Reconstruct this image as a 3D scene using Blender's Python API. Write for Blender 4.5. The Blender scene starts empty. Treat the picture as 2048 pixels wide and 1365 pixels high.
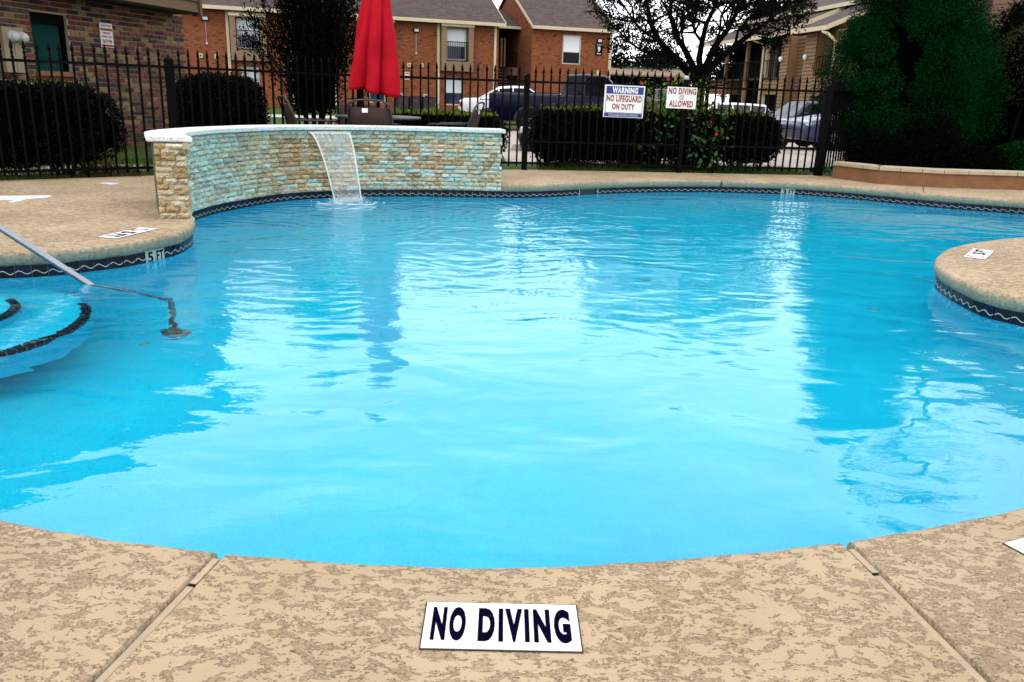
import bpy, bmesh, math, random
import numpy as np
from mathutils import Vector, Matrix
from mathutils.geometry import tessellate_polygon
random.seed(7); RNG = np.random.default_rng(7)
SC = bpy.context.scene
COL = SC.collection
# ------------------------------------------------------------------ camera
F_PX = 1650.0; CAM_H = 1.05; ROLL = 0.032; PITCH = math.atan(492.5 / F_PX)
cam_data = bpy.data.cameras.new('camera'); cam = bpy.data.objects.new('camera', cam_data); COL.objects.link(cam)
cam_data.sensor_width = 36.0; cam_data.lens = 36.0 * F_PX / 2048.0
cam_data.clip_start = 0.05; cam_data.clip_end = 3000
CAM_R = (Matrix.Rotation(math.pi / 2 - PITCH, 4, 'X') @ Matrix.Rotation(ROLL, 4, 'Z'))
cam.matrix_world = Matrix.Translation((0, 0, CAM_H)) @ CAM_R
cam_data.dof.use_dof = True; cam_data.dof.focus_distance = 7.0; cam_data.dof.aperture_fstop = 16.0
SC.camera = cam
# ------------------------------------------------------------------ overcast sky, soft sun, exposure
world = bpy.data.worlds.new('World'); SC.world = world; world.use_nodes = True
wn = world.node_tree.nodes; wl = world.node_tree.links
for n in list(wn): wn.remove(n)
w_out = wn.new('ShaderNodeOutputWorld'); w_bg = wn.new('ShaderNodeBackground'); w_bg.inputs['Strength'].default_value = 0.14
w_sky = wn.new('ShaderNodeTexSky'); w_sky.sky_type = 'NISHITA'; w_sky.sun_disc = False
w_sky.sun_elevation = math.radians(52); w_sky.sun_rotation = math.radians(200)
w_tc = wn.new('ShaderNodeTexCoord'); w_map = wn.new('ShaderNodeMapping'); w_map.inputs['Scale'].default_value = (1.2, 1.2, 3.0)
w_noise = wn.new('ShaderNodeTexNoise'); w_noise.inputs['Scale'].default_value = 2.2; w_noise.inputs['Detail'].default_value = 6
w_ramp = wn.new('ShaderNodeValToRGB')
w_ramp.color_ramp.elements[0].position = 0.30; w_ramp.color_ramp.elements[0].color = (14.5, 15.0, 16.0, 1)
w_ramp.color_ramp.elements[1].position = 0.68; w_ramp.color_ramp.elements[1].color = (22.5, 22.5, 22.5, 1)
w_mix = wn.new('ShaderNodeMixRGB'); w_mix.inputs['Fac'].default_value = 0.90
wl.new(w_tc.outputs['Generated'], w_map.inputs['Vector']); wl.new(w_map.outputs['Vector'], w_noise.inputs['Vector'])
wl.new(w_noise.outputs['Fac'], w_ramp.inputs['Fac']); wl.new(w_sky.outputs['Color'], w_mix.inputs['Color1'])
wl.new(w_ramp.outputs['Color'], w_mix.inputs['Color2']); wl.new(w_mix.outputs['Color'], w_bg.inputs['Color'])
wl.new(w_bg.outputs['Background'], w_out.inputs['Surface'])
sun_data = bpy.data.lights.new('sun', 'SUN'); sun = bpy.data.objects.new('sun', sun_data); COL.objects.link(sun)
sun_data.energy = 1.0; sun_data.angle = math.radians(22); sun_data.color = (1.0, 0.95, 0.87)
# sun_rotation 200 deg: behind the camera and a little to its left
_az = math.radians(200); _el = math.radians(52)
_sd = Vector((math.sin(_az) * math.cos(_el), math.cos(_az) * math.cos(_el), math.sin(_el)))
sun.rotation_euler = (-_sd).to_track_quat('-Z', 'Y').to_euler()
SC.view_settings.view_transform = 'Standard'; SC.view_settings.look = 'None'
SC.view_settings.exposure = 0.0; SC.view_settings.gamma = 1.0; SC.view_settings.use_curve_mapping = False
SC.render.engine = 'CYCLES'
SC.cycles.max_bounces = 10; SC.cycles.transmission_bounces = 8; SC.cycles.transparent_max_bounces = 12
SC.cycles.use_denoising = True; SC.cycles.caustics_refractive = True; SC.cycles.sample_clamp_indirect = 6.0

# ------------------------------------------------------------------ pixel <-> world (photograph is 2048 x 1365)
R3 = CAM_R.to_3x3(); CAMV = Vector((0, 0, CAM_H))
def ray(x, y): return R3 @ Vector(((x - 1024) / F_PX, -(y - 682.5) / F_PX, -1.0))
def G(x, y, z=0.0):
    d = ray(x, y); return CAMV + d * ((z - CAM_H) / d.z)
def V(x, y, dist):
    d = ray(x, y); return CAMV + d * (dist / d.y)

# ------------------------------------------------------------------ object helpers
def props(o, label=None, cat=None, group=None, kind=None):
    if label: o['label'] = label
    if cat: o['category'] = cat
    if group: o['group'] = group
    if kind: o['kind'] = kind
    return o
def thing(name, label, cat, loc=(0, 0, 0), rz=0.0, group=None):
    o = bpy.data.objects.new(name, None); COL.objects.link(o); o.empty_display_size = .2
    o.location = loc; o.rotation_euler = (0, 0, rz)
    return props(o, label, cat, group)
def attach(o, parent, world_verts=True):
    if parent is None: return o
    o.parent = parent
    if world_verts and parent.type == 'EMPTY':
        o.location = Vector(o.location) - Vector(parent.location)
    return o
class MB:
    def __init__(s): s.v = []; s.f = []; s.m = []; s.sm = []
    def add(s, vs, fs, mi=0, smooth=False):
        b = len(s.v); s.v += [tuple(p) for p in vs]
        for f in fs: s.f.append(tuple(b + i for i in f)); s.m.append(mi); s.sm.append(smooth)
        return s
    def box(s, c, size, rz=0.0, mi=0, M=None):
        x, y, z = size[0] / 2, size[1] / 2, size[2] / 2
        T = M if M is not None else Matrix.Translation(c) @ Matrix.Rotation(rz, 4, 'Z')
        vs = [T @ Vector(p) for p in ((-x,-y,-z),(x,-y,-z),(x,y,-z),(-x,y,-z),(-x,-y,z),(x,-y,z),(x,y,z),(-x,y,z))]
        return s.add(vs, ((0,3,2,1),(4,5,6,7),(0,1,5,4),(1,2,6,5),(2,3,7,6),(3,0,4,7)), mi)
    def bbox(s, a, b, mi=0):
        return s.box(((a[0]+b[0])/2,(a[1]+b[1])/2,(a[2]+b[2])/2), (abs(b[0]-a[0]),abs(b[1]-a[1]),abs(b[2]-a[2])), mi=mi)
    def tube(s, pts, r, n=8, mi=0, smooth=True, cap=True):
        pts = [Vector(p) for p in pts]; rs = r if hasattr(r, '__len__') else [r] * len(pts)
        rings = []; up = Vector((0, 0, 1)); prev = None
        for i, p in enumerate(pts):
            t = (pts[min(i + 1, len(pts) - 1)] - pts[max(i - 1, 0)]).normalized()
            if prev is None: a = t.cross(up if abs(t.z) < .9 else Vector((1, 0, 0))).normalized()
            else: a = (prev - t * prev.dot(t)).normalized()
            prev = a; b = t.cross(a)
            rings.append([p + (a * math.cos(2*math.pi*k/n) + b * math.sin(2*math.pi*k/n)) * rs[i] for k in range(n)])
        vs = [q for rg in rings for q in rg]; fs = []
        for i in range(len(pts) - 1):
            for k in range(n): fs.append((i*n+k, i*n+(k+1)%n, (i+1)*n+(k+1)%n, (i+1)*n+k))
        if cap: fs.append(tuple(range(n - 1, -1, -1))); fs.append(tuple((len(pts)-1)*n + k for k in range(n)))
        return s.add(vs, fs, mi, smooth)
    def lathe(s, prof, c=(0,0,0), n=16, mi=0, smooth=True, axis='Z'):
        vs = []
        for r, z in prof:
            for k in range(n):
                a = 2*math.pi*k/n; p = Vector((r*math.cos(a), r*math.sin(a), z))
                if axis == 'Y': p = Vector((p.x, p.z, -p.y))
                elif axis == 'X': p = Vector((p.z, p.y, -p.x))
                vs.append(p + Vector(c))
        fs = []
        for i in range(len(prof) - 1):
            for k in range(n): fs.append((i*n+k, i*n+(k+1)%n, (i+1)*n+(k+1)%n, (i+1)*n+k))
        return s.add(vs, fs, mi, smooth)
    def build(s, name, mats, parent=None, origin=None, bevel=0, local=False):
        me = bpy.data.meshes.new(name); vs = s.v
        if origin is not None: ox, oy, oz = origin; vs = [(x-ox, y-oy, z-oz) for x, y, z in vs]
        me.from_pydata(vs, [], s.f)
        for mt in (mats if isinstance(mats, (list, tuple)) else [mats]): me.materials.append(mt)
        me.polygons.foreach_set('material_index', s.m); me.polygons.foreach_set('use_smooth', s.sm); me.update()
        o = bpy.data.objects.new(name, me); COL.objects.link(o)
        if origin is not None: o.location = origin
        if bevel:
            bm = o.modifiers.new('bevel', 'BEVEL'); bm.width = bevel; bm.segments = 2; bm.limit_method = 'ANGLE'; bm.angle_limit = .7
        return attach(o, parent, not local)
def np_mesh(name, verts, quads, mat, parent=None, kind=None, smooth=False):
    me = bpy.data.meshes.new(name); nv = len(verts); nf = len(quads); k = quads.shape[1]
    me.vertices.add(nv); me.vertices.foreach_set('co', np.ascontiguousarray(verts, dtype=np.float32).ravel())
    me.loops.add(nf * k); me.loops.foreach_set('vertex_index', np.ascontiguousarray(quads, dtype=np.int32).ravel())
    me.polygons.add(nf); me.polygons.foreach_set('loop_start', np.arange(0, nf * k, k, dtype=np.int32))
    me.polygons.foreach_set('loop_total', np.full(nf, k, dtype=np.int32))
    if smooth: me.polygons.foreach_set('use_smooth', np.ones(nf, dtype=bool))
    me.materials.append(mat); me.update(calc_edges=True)
    o = bpy.data.objects.new(name, me); COL.objects.link(o)
    if kind: o['kind'] = kind
    return attach(o, parent)
def copy_tree(o, parent=None, loc=None, rz=None):
    c = o.copy(); COL.objects.link(c)
    if parent is not None: c.parent = parent
    if loc is not None: c.location = loc
    if rz is not None: c.rotation_euler = (0, 0, rz)
    for ch in list(o.children): copy_tree(ch, c)
    return c

# ------------------------------------------------------------------ materials
MATS = {}
ALB = 0.72   # one measured-albedo factor: colours below were read off the photograph slightly too bright
class NT:
    def __init__(s, name, alb=None):
        s.alb = ALB if alb is None else alb
        s.mat = bpy.data.materials.new(name); s.mat.use_nodes = True; s.n = s.mat.node_tree.nodes; s.l = s.mat.node_tree.links
        s.b = s.n['Principled BSDF']; s.out = s.n['Material Output']; MATS[name] = s.mat
    def new(s, t, **kw):
        n = s.n.new('ShaderNode' + t)
        for k, v in kw.items():
            if k in n.inputs.keys(): n.inputs[k].default_value = v
            else: setattr(n, k, v)
        return n
    def link(s, a, b): s.l.new(a, b)
    def coord(s, scale=(1,1,1), kind='Object', rot=(0,0,0)):
        tc = s.new('TexCoord'); mp = s.new('Mapping'); mp.inputs['Scale'].default_value = scale; mp.inputs['Rotation'].default_value = rot
        s.link(tc.outputs[kind], mp.inputs['Vector']); return mp.outputs['Vector']
    def pos(s, scale=(1,1,1)):
        g = s.new('NewGeometry'); mp = s.new('Mapping'); mp.inputs['Scale'].default_value = scale
        s.link(g.outputs['Position'], mp.inputs['Vector']); return mp.outputs['Vector']
    def noise(s, vec, scale, detail=4, rough=.55, dist=0.0):
        n = s.new('TexNoise'); n.inputs['Scale'].default_value = scale; n.inputs['Detail'].default_value = detail
        n.inputs['Roughness'].default_value = rough; n.inputs['Distortion'].default_value = dist
        s.link(vec, n.inputs['Vector']); return n.outputs['Fac']
    def ramp(s, fac, stops, interp='LINEAR'):
        r = s.new('ValToRGB'); cr = r.color_ramp; cr.interpolation = interp
        while len(cr.elements) < len(stops): cr.elements.new(.5)
        for e, (p, c) in zip(cr.elements, stops):
            e.position = p; e.color = (*([q * s.alb for q in c] if hasattr(c, '__len__') else (c, c, c)), 1)
        s.link(fac, r.inputs['Fac']); return r.outputs['Color']
    def mix(s, fac, a, b, mode='MIX'):
        m = s.new('MixRGB'); m.blend_type = mode
        for sock, v in ((m.inputs['Fac'], fac), (m.inputs['Color1'], a), (m.inputs['Color2'], b)):
            if isinstance(v, (int, float)): sock.default_value = v if sock.name == 'Fac' else (v, v, v, 1)
            elif isinstance(v, tuple): sock.default_value = (*v, 1)
            else: s.link(v, sock)
        return m.outputs['Color']
    def math(s, op, a, b=0.0):
        m = s.new('Math'); m.operation = op
        for sock, v in ((m.inputs[0], a), (m.inputs[1], b)):
            if isinstance(v, (int, float)): sock.default_value = v
            else: s.link(v, sock)
        return m.outputs[0]
    def bump(s, h, strength=.3, dist=.01, normal=None):
        b = s.new('Bump'); b.inputs['Strength'].default_value = strength; b.inputs['Distance'].default_value = dist
        s.link(h, b.inputs['Height'])
        if normal is not None: s.link(normal, b.inputs['Normal'])
        return b.outputs['Normal']
    def base(s, c): s.link(c, s.b.inputs['Base Color']) if not isinstance(c, tuple) else setattr(s.b.inputs['Base Color'], 'default_value', (*c, 1))
def simple(name, c, rough=.6, var=.25, nscale=6, bump=.0, metal=0.0, spec=.5, coat=0.0, bscale=60):
    if name in MATS: return MATS[name]
    t = NT(name); p = t.pos()
    f = t.noise(p, nscale, 5, .6)
    t.base(t.ramp(f, [(.25, tuple(x * (1 - var) for x in c)), (.75, tuple(min(1, x * (1 + var)) for x in c))]))
    t.b.inputs['Roughness'].default_value = rough; t.b.inputs['Metallic'].default_value = metal
    t.b.inputs['Specular IOR Level'].default_value = spec; t.b.inputs['Coat Weight'].default_value = coat
    if bump: t.link(t.bump(t.noise(p, bscale, 4), bump, .004), t.b.inputs['Normal'])
    return t.mat

def m_deck():
    t = NT('deck_coating'); p = t.pos()
    # knock-down texture: smooth troweled islands over a rougher, browner ground coat
    w = t.new('TexNoise'); w.inputs['Scale'].default_value = 9; w.inputs['Detail'].default_value = 3; t.link(p, w.inputs['Vector'])
    wob = t.mix(.06, p, w.outputs['Color'], 'ADD')
    st = t.new('Mapping'); st.inputs['Scale'].default_value = (1.0, 1.75, 1.0); t.link(wob, st.inputs['Vector'])
    big = t.noise(st.outputs['Vector'], 23, 3, .6); fine = t.noise(st.outputs['Vector'], 85, 4, .65)
    drift = t.math('MULTIPLY', t.math('SUBTRACT', t.noise(p, 2.3, 3, .6), .5), .16)
    hh = t.math('ADD', t.math('ADD', t.math('MULTIPLY', big, .58), drift), t.math('MULTIPLY', fine, .42))
    isl = t.ramp(hh, [(.462, 0), (.487, 1)])
    edge = t.ramp(hh, [(.446, 1.0), (.464, .72), (.471, .34), (.478, .78), (.486, 1)])
    lg = t.noise(p, 1.3, 4, .6); md = t.noise(st.outputs['Vector'], 120, 4, .7); grit = t.noise(p, 420, 2, .6)
    top = t.ramp(lg, [(.3, (.42, .307, .184)), (.7, (.54, .413, .27))])
    pits = t.ramp(md, [(.34, .5), (.44, .80), (.52, 1.0), (.62, 1.08)])
    low = t.mix(1.0, t.ramp(lg, [(.3, (.34, .235, .14)), (.7, (.45, .33, .205))]), pits, 'MULTIPLY')
    c = t.mix(isl, low, top); c = t.mix(1.0, c, edge, 'MULTIPLY'); c = t.mix(1.0, c, t.ramp(grit, [(.3, .84), (.6, 1.04)]), 'MULTIPLY')
    hole = t.ramp(t.noise(p, 48, 2, .5), [(.70, 1), (.735, .35)]); c = t.mix(1.0, c, hole, 'MULTIPLY')
    rust = t.ramp(t.noise(p, 4.5, 5, .7), [(.62, 0), (.72, .5)])
    c = t.mix(t.math('MULTIPLY', rust, t.ramp(isl, [(0, 1), (1, .12)])), c, (.20, .085, .03))
    # lime and pool-chemical tint on the lip face towards the water, dirt in large soft patches
    g = t.new('NewGeometry'); sx = t.new('SeparateXYZ'); t.link(g.outputs['Position'], sx.inputs['Vector'])
    lip = t.ramp(t.math('MULTIPLY', sx.outputs['Z'], -12.0), [(.06, 0), (.42, 1)])
    c = t.mix(t.math('MULTIPLY', lip, .78), c, t.ramp(t.noise(p, 40, 4, .7), [(.3, (.12, .19, .16)), (.7, (.30, .37, .30))]))
    dirt = t.ramp(t.noise(p, .9, 3, .5), [(.35, .82), (.65, 1.0)])
    t.base(t.mix(1.0, c, dirt, 'MULTIPLY'))
    t.b.inputs['Roughness'].default_value = .82; t.b.inputs['Specular IOR Level'].default_value = .25
    n1 = t.bump(isl, .7, .004, t.bump(md, .35, .003)); n2 = t.bump(t.noise(p, 260, 3, .7), .25, .002, n1); t.link(n2, t.b.inputs['Normal'])
    return t.mat
M_DECK = m_deck()

def m_plaster():
    t = NT('pool_plaster', 1.0); p = t.pos()
    sp = t.noise(p, 230, 2, .5); lg = t.noise(p, 1.1, 4, .6); md = t.noise(p, 9, 4, .65)
    c = t.ramp(lg, [(.3, (.006, .47, .68)), (.7, (.012, .57, .75))])
    c = t.mix(t.ramp(sp, [(.52, 0), (.62, .6)]), c, (.004, .24, .42))
    c = t.mix(t.ramp(md, [(.35, .22), (.65, 0)]), c, (.006, .34, .52))
    t.base(c); t.b.inputs['Roughness'].default_value = .9; t.b.inputs['Specular IOR Level'].default_value = .1
    t.link(t.bump(md, .4, .01), t.b.inputs['Normal']); return t.mat
M_PLASTER = m_plaster()

FALL = (-1.92, 9.45)   # where the sheet of water meets the pool
def m_water():
    t = NT('pool_water'); t.n.remove(t.b)
    g = t.new('BsdfGlass'); g.inputs['IOR'].default_value = 1.333; g.inputs['Roughness'].default_value = 0.0
    g.inputs['Color'].default_value = (.86, .985, 1.0, 1); t.link(g.outputs['BSDF'], t.out.inputs['Surface'])
    p = t.pos()
    d = t.new('VectorMath'); d.operation = 'DISTANCE'; t.link(p, d.inputs[0]); d.inputs[1].default_value = (FALL[0], FALL[1], -.165)
    dist = d.outputs['Value']
    # rings running out from the waterfall, broken up by noise
    warp = t.math('MULTIPLY', t.noise(p, .9, 3, .5), 3.6)
    ring = t.math('SINE', t.math('MULTIPLY', t.math('ADD', dist, warp), 17.0))
    amp = t.ramp(t.math('MULTIPLY', dist, .1), [(0.0, 1.0), (.12, .8), (.42, .30), (.62, .06), (1, .03)])
    rings = t.math('MULTIPLY', t.math('MULTIPLY', ring, amp), .24)
    slow = t.noise(t.pos((.8, 1.25, 1)), 1.5, 2, .45, .6); mid = t.noise(t.pos((.8, 1.5, 1)), 5.0, 3, .5, .8); fine = t.noise(t.pos((1, 1.5, 1)), 24, 2, .5)
    ruf = t.ramp(t.math('MULTIPLY', dist, .1), [(0.0, 1.0), (.35, .62), (.62, .17), (1.0, .10)])
    h = t.math('ADD', t.math('MULTIPLY', slow, 1.9), rings)
    h = t.math('ADD', h, t.math('MULTIPLY', t.math('MULTIPLY', mid, ruf), .75))
    h = t.math('ADD', h, t.math('MULTIPLY', t.math('MULTIPLY', fine, ruf), .16))
    t.link(t.bump(h, 1.0, .0125), g.inputs['Normal']); return t.mat
M_WATER = m_water()

def m_tile():
    t = NT('glazed_navy_tile'); oi = t.new('ObjectInfo'); f = oi.outputs['Random']
    t.base(t.ramp(f, [(0, (.001, .0015, .006)), (.6, (.0015, .003, .014)), (1, (.003, .008, .034))]))
    t.b.inputs['Roughness'].default_value = .3; t.b.inputs['Specular IOR Level'].default_value = .18; t.link(t.bump(t.noise(t.pos(), 40, 2), .08, .003), t.b.inputs['Normal']); return t.mat
M_TILE = m_tile()
M_WAVE = simple('tile_wave_glaze', (.42, .50, .46), .3)
M_GROUT = simple('tile_grout', (.22, .34, .40), .8, .3, 30)
M_TILE_W = simple('white_ceramic', (.80, .82, .84), .4, .10, 14, spec=.2)
M_TILE_G = simple('aged_figure_tile', (.30, .40, .38), .4, .2, 25, spec=.2)
M_INK = simple('black_ink', (.005, .005, .012), .8, .3, 200, spec=.08)
M_NAVY_INK = simple('navy_ink', (.0012, .0012, .012), .9, .2, 150, spec=.01)
M_RED_INK = simple('red_ink', (.30, .005, .012), .4, .15, 80)
M_WHITE = simple('white_enamel', (.80, .81, .80), .35, .03)
M_STEEL = simple('polished_steel', (.30, .31, .35), .2, .05, metal=1.0)
M_IRON = simple('black_iron_paint', (.0014, .0014, .0018), .6, .4, 20, spec=.05)
def m_stone(name, a, b, stain=1.0):
    t = NT(name); tc = t.coord(); oi = t.new('ObjectInfo')
    off = t.new('VectorMath'); off.operation = 'ADD'; t.link(tc, off.inputs[0]); cb = t.new('CombineXYZ'); t.link(t.math('MULTIPLY', oi.outputs['Random'], 37.0), cb.inputs[0]); t.link(cb.outputs[0], off.inputs[1])
    v = t.pos(); n = t.noise(v, 26, 5, .72); n2 = t.noise(v, 5, 3, .6)
    c = t.ramp(n, [(.32, a), (.68, b)])
    c = t.mix(t.ramp(n2, [(.5, 0), (.72, .35)]), c, tuple(x * .6 for x in a))
    pit = t.ramp(t.noise(v, 95, 3, .6), [(.36, .35), (.44, 1)])
    sp = t.new('SeparateXYZ'); t.link(v, sp.inputs[0]); lf = t.ramp(t.math('MULTIPLY', t.math('ADD', sp.outputs['X'], 4.0), .4), [(.40, .62), (.60, .04)]); yy = t.ramp(t.math('MULTIPLY', sp.outputs['Y'], .1), [(.688, 0), (.700, 1)])
    tp = t.ramp(sp.outputs['Z'], [(.48, 0), (.585, .6)]); dr = t.ramp(t.noise(v, 2.6, 5, .7), [(.46, 0), (.62, .6)]); xr = t.ramp(t.math('MULTIPLY', t.math('ADD', sp.outputs['X'], 4.0), .25), [(.50, .15), (.62, 1)])
    mk = t.math('MULTIPLY', t.math('MULTIPLY', t.math('MAXIMUM', t.math('MAXIMUM', lf, tp), t.math('MULTIPLY', dr, xr)), yy), stain); c = t.mix(mk, c, t.ramp(n, [(.3, (.22, .44, .38)), (.7, (.55, .76, .68))]))
    t.base(t.mix(1.0, c, pit, 'MULTIPLY')); t.b.inputs['Roughness'].default_value = .8; t.b.inputs['Specular IOR Level'].default_value = .25
    t.link(t.bump(n, .8, .012, t.bump(pit, .5, .003)), t.b.inputs['Normal']); return t.mat
ST_TAN = [m_stone('travertine_tan', (.44, .33, .19), (.66, .54, .36)), m_stone('travertine_ochre', (.32, .21, .09), (.52, .37, .18)),
          m_stone('travertine_cream', (.50, .42, .28), (.70, .62, .46)), m_stone('travertine_brown', (.24, .155, .075), (.42, .30, .15))]
ST_TEAL = [m_stone('travertine_pale_teal', (.40, .54, .47), (.66, .76, .68)), m_stone('travertine_teal', (.28, .46, .41), (.50, .66, .59)),
           m_stone('travertine_grey_green', (.28, .38, .30), (.50, .56, .42))]
M_CAP = m_stone('limestone_cap', (.74, .73, .69), (.95, .93, .88), 0.0)
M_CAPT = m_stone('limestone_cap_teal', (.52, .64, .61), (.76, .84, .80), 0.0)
M_MORTAR = simple('dark_mortar', (.045, .05, .035), .9, .4, 40, bump=.3)

# ------------------------------------------------------------------ pool outline in plan (counter-clockwise)
W_Z = -0.165; FLOOR_Z = -1.24
def g2(x, y, z=0.0): p = G(x, y, z); return (p.x, p.y)
near = [g2(*q) for q in [(0,1045),(100,1065),(250,1088),(437,1110),(600,1124),(800,1136),(1000,1140),(1115,1137),(1300,1127),(1500,1110),(1690,1088),(1850,1062),(2048,1020)]]
bay = [(2.15,2.42),(2.85,2.92),(3.38,3.55),(3.42,4.10),(3.2,4.48)]
penin = [g2(*q) for q in [(2048,595),(1981,581),(1934,562),(1900,545),(1880,530),(1878,520),(1888,506),(1911,495),(1958,485),(2048,475)]]
rside = [(5.2,7.45),(6.4,7.95),(7.2,8.8),(6.9,9.75)]
farr = [g2(x, y, W_Z) for x, y in [(2048,429),(1882,416),(1721,400),(1598,390),(1500,386.5),(1408,384.5),(1305,385),(1217,387.5),(1153,391),(1080,395)]]
wallp = [g2(x, y, W_Z) for x, y in [(1000,396),(914,394),(825,393),(736,393.5),(664,396),(593,400),(540,406),(490,415),(443,424),(408,434)]] + [(-2.99,7.55),(-2.86,7.12)]
leftp = [(-2.655,6.73)] + [g2(*q) for q in [(381,447),(370,456),(349,465),(299,476),(249,485),(175,493),(100,500),(0,504)]]
loff = [(-3.8,5.05),(-4.35,4.75),(-4.6,4.1),(-4.5,3.35),(-3.9,2.6),(-2.9,2.15),(-2.0,1.95)]
CTRL = near + bay + penin + rside + farr + wallp + leftp + loff
def catmull(P, step):
    out = []; n = len(P); tags = []
    for i in range(n):
        p0, p1, p2, p3 = (np.array(P[(i + k) % n]) for k in (-1, 0, 1, 2))
        L = np.linalg.norm(p2 - p1); m = max(1, int(round(L / step)))
        # centripetal-ish tangents limited by the segment's own length
        t1 = (p2 - p0) / max(np.linalg.norm(p2 - p0), 1e-6) * L * .9; t2 = (p3 - p1) / max(np.linalg.norm(p3 - p1), 1e-6) * L * .9
        for k in range(m):
            t = k / m; h = (2*t**3-3*t**2+1, t**3-2*t**2+t, -2*t**3+3*t**2, t**3-t**2)
            out.append(h[0]*p1 + h[1]*t1 + h[2]*p2 + h[3]*t2); tags.append(i)
    return np.array(out), tags
OUT, TAGS = catmull(CTRL, .07)
i_wall0 = len(near) + len(bay) + len(penin) + len(rside) + len(farr); i_wall1 = i_wall0 + len(wallp)
NP = len(OUT)
tan = np.roll(OUT, -1, 0) - np.roll(OUT, 1, 0); tan /= np.linalg.norm(tan, axis=1)[:, None]
NRM = np.stack([tan[:, 1], -tan[:, 0]], 1)      # points out of the pool, into the deck
def offset(d): return OUT + NRM * (d if np.isscalar(d) else d[:, None])
def tess(loops3):
    vl = [[Vector(p) for p in lp] for lp in loops3]
    return tessellate_polygon(vl)

# water sheet, pool floor and walls
t_ = tess([[(p[0], p[1], 0) for p in OUT]])
mb = MB(); ow = offset(.004); mb.add([(p[0], p[1], W_Z) for p in ow], [f for f in t_]); o = mb.build('water', M_WATER); props(o, kind='structure')
bmx = bmesh.new(); bmx.from_mesh(o.data); bmesh.ops.recalc_face_normals(bmx, faces=bmx.faces)
for f in bmx.faces:
    if f.normal.z < 0: f.normal_flip()
bmx.to_mesh(o.data); bmx.free()
prof = [(.012, -.02), (.012, -.95), (-.03, -1.10), (-.10, -1.19), (-.20, FLOOR_Z + .008)]
mb = MB(); rings = [offset(a) for a, z in prof]
vs = [(q[0], q[1], prof[i][1]) for i, rg in enumerate(rings) for q in rg]
fs = [(i*NP+k, i*NP+(k+1)%NP, (i+1)*NP+(k+1)%NP, (i+1)*NP+k) for i in range(len(prof)-1) for k in range(NP)]
mb.add(vs, fs, 0, True); o = mb.build('pool_wall', M_PLASTER); props(o, kind='structure')
mb = MB(); mb.add([(-7,-.5,FLOOR_Z),(9,-.5,FLOOR_Z),(9,12.5,FLOOR_Z),(-7,12.5,FLOOR_Z)], [(0,1,2,3)]); props(mb.build('pool_floor', M_PLASTER), kind='structure')

# ------------------------------------------------------------------ deck slabs: solid with a rounded lip, cut along its joints
FEN = {'L0': (-9.5, 5.45), 'C': tuple(G(356, 351))[:2], 'M': tuple(G(1048, 340))[:2], 'R': (4.62, 12.95)}
outer = [(-9.5,-1.6),(10.5,-1.6),(10.5,10.9),(7.0,11.95),(4.9,12.85),(4.62,13.0),(.1,12.38),(-1.9,11.3),(-4.1,10.1),(-5.5,8.95),(-9.5,5.5)]
wob = np.array([.0022 * math.sin(k * 1.7) + random.uniform(-.0016, .0016) for k in range(NP)])
prof = [(.02, -.11), (-.008, -.088), (-.022, -.070), (-.027, -.035), (-.022, -.014), (-.012, -.004), (.002, 0.0)]
mb = MB(); no = len(outer); vs = []; rings = []
LIPW = np.array([0.0 if i_wall0 <= t < i_wall1 else 1.0 for t in TAGS])
for a, z in prof: rings.append(offset((wob + a) * LIPW + (1 - LIPW) * .02)); vs += [(q[0], q[1], z) for q in rings[-1]]
fs = [(i*NP+(k+1)%NP, i*NP+k, (i+1)*NP+k, (i+1)*NP+(k+1)%NP) for i in range(len(prof)-1) for k in range(NP)]
top = len(prof) - 1; b_o = len(vs); vs += [(x, y, 0.0) for x, y in outer]; b_u = len(vs); vs += [(x, y, -.11) for x, y in outer]
tp = tess([[(x, y, 0) for x, y in outer], [(p[0], p[1], 0) for p in rings[top][::-1]]])
def mp_top(i): return b_o + i if i < no else top * NP + (NP - 1 - (i - no))
def mp_bot(i): return b_u + i if i < no else (NP - 1 - (i - no))
fs += [tuple(mp_top(i) for i in f) for f in tp]; fs += [tuple(mp_bot(i) for i in f[::-1]) for f in tp]
fs += [(b_o+k, b_u+k, b_u+(k+1)%no, b_o+(k+1)%no) for k in range(no)]
mb.add(vs, fs); deck_src = mb.build('deck_src', M_DECK)
bmx = bmesh.new(); bmx.from_mesh(deck_src.data); bmesh.ops.recalc_face_normals(bmx, faces=bmx.faces); bmx.to_mesh(deck_src.data); bmx.free()
def pl(*pts): return [Vector(p) for p in pts]
J = []   # joints: (start at the pool, end, half width)
def joint(a, b, ext0=.12, ext1=.0, hw=.0165):
    a = Vector((*a, 0)); b = Vector((*b, 0)); d = (b - a).normalized(); J.append((a - d * ext0, b + d * ext1, hw))
joint(g2(437,1110), g2(190,1365), ext1=2.5); joint(g2(1700,1092), g2(1975,1365), ext1=2.5)
joint(g2(361,460), g2(100,436), ext1=5.5, hw=.004)
joint((2.83,11.6), (2.9,13.1), hw=.006); joint((5.3,10.9),(6.2,12.9), hw=.006); joint((3.4,6.1),(9.9,4.4), hw=.006); joint((-.35,10.3),(-.5,12.6), hw=.006)
cut = MB()
for a, b, hw in J:
    d = (b - a); L = d.length; ang = math.atan2(d.y, d.x); c = (a + b) / 2
    cut.box((c.x, c.y, -.05), (L, hw * 2, .5), rz=ang)
cutter = cut.build('cutter', M_DECK)
md = deck_src.modifiers.new('b', 'BOOLEAN'); md.operation = 'DIFFERENCE'; md.object = cutter; md.solver = 'EXACT'; md.use_self = True
dg = bpy.context.evaluated_depsgraph_get(); me_cut = bpy.data.meshes.new_from_object(deck_src.evaluated_get(dg))
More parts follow.
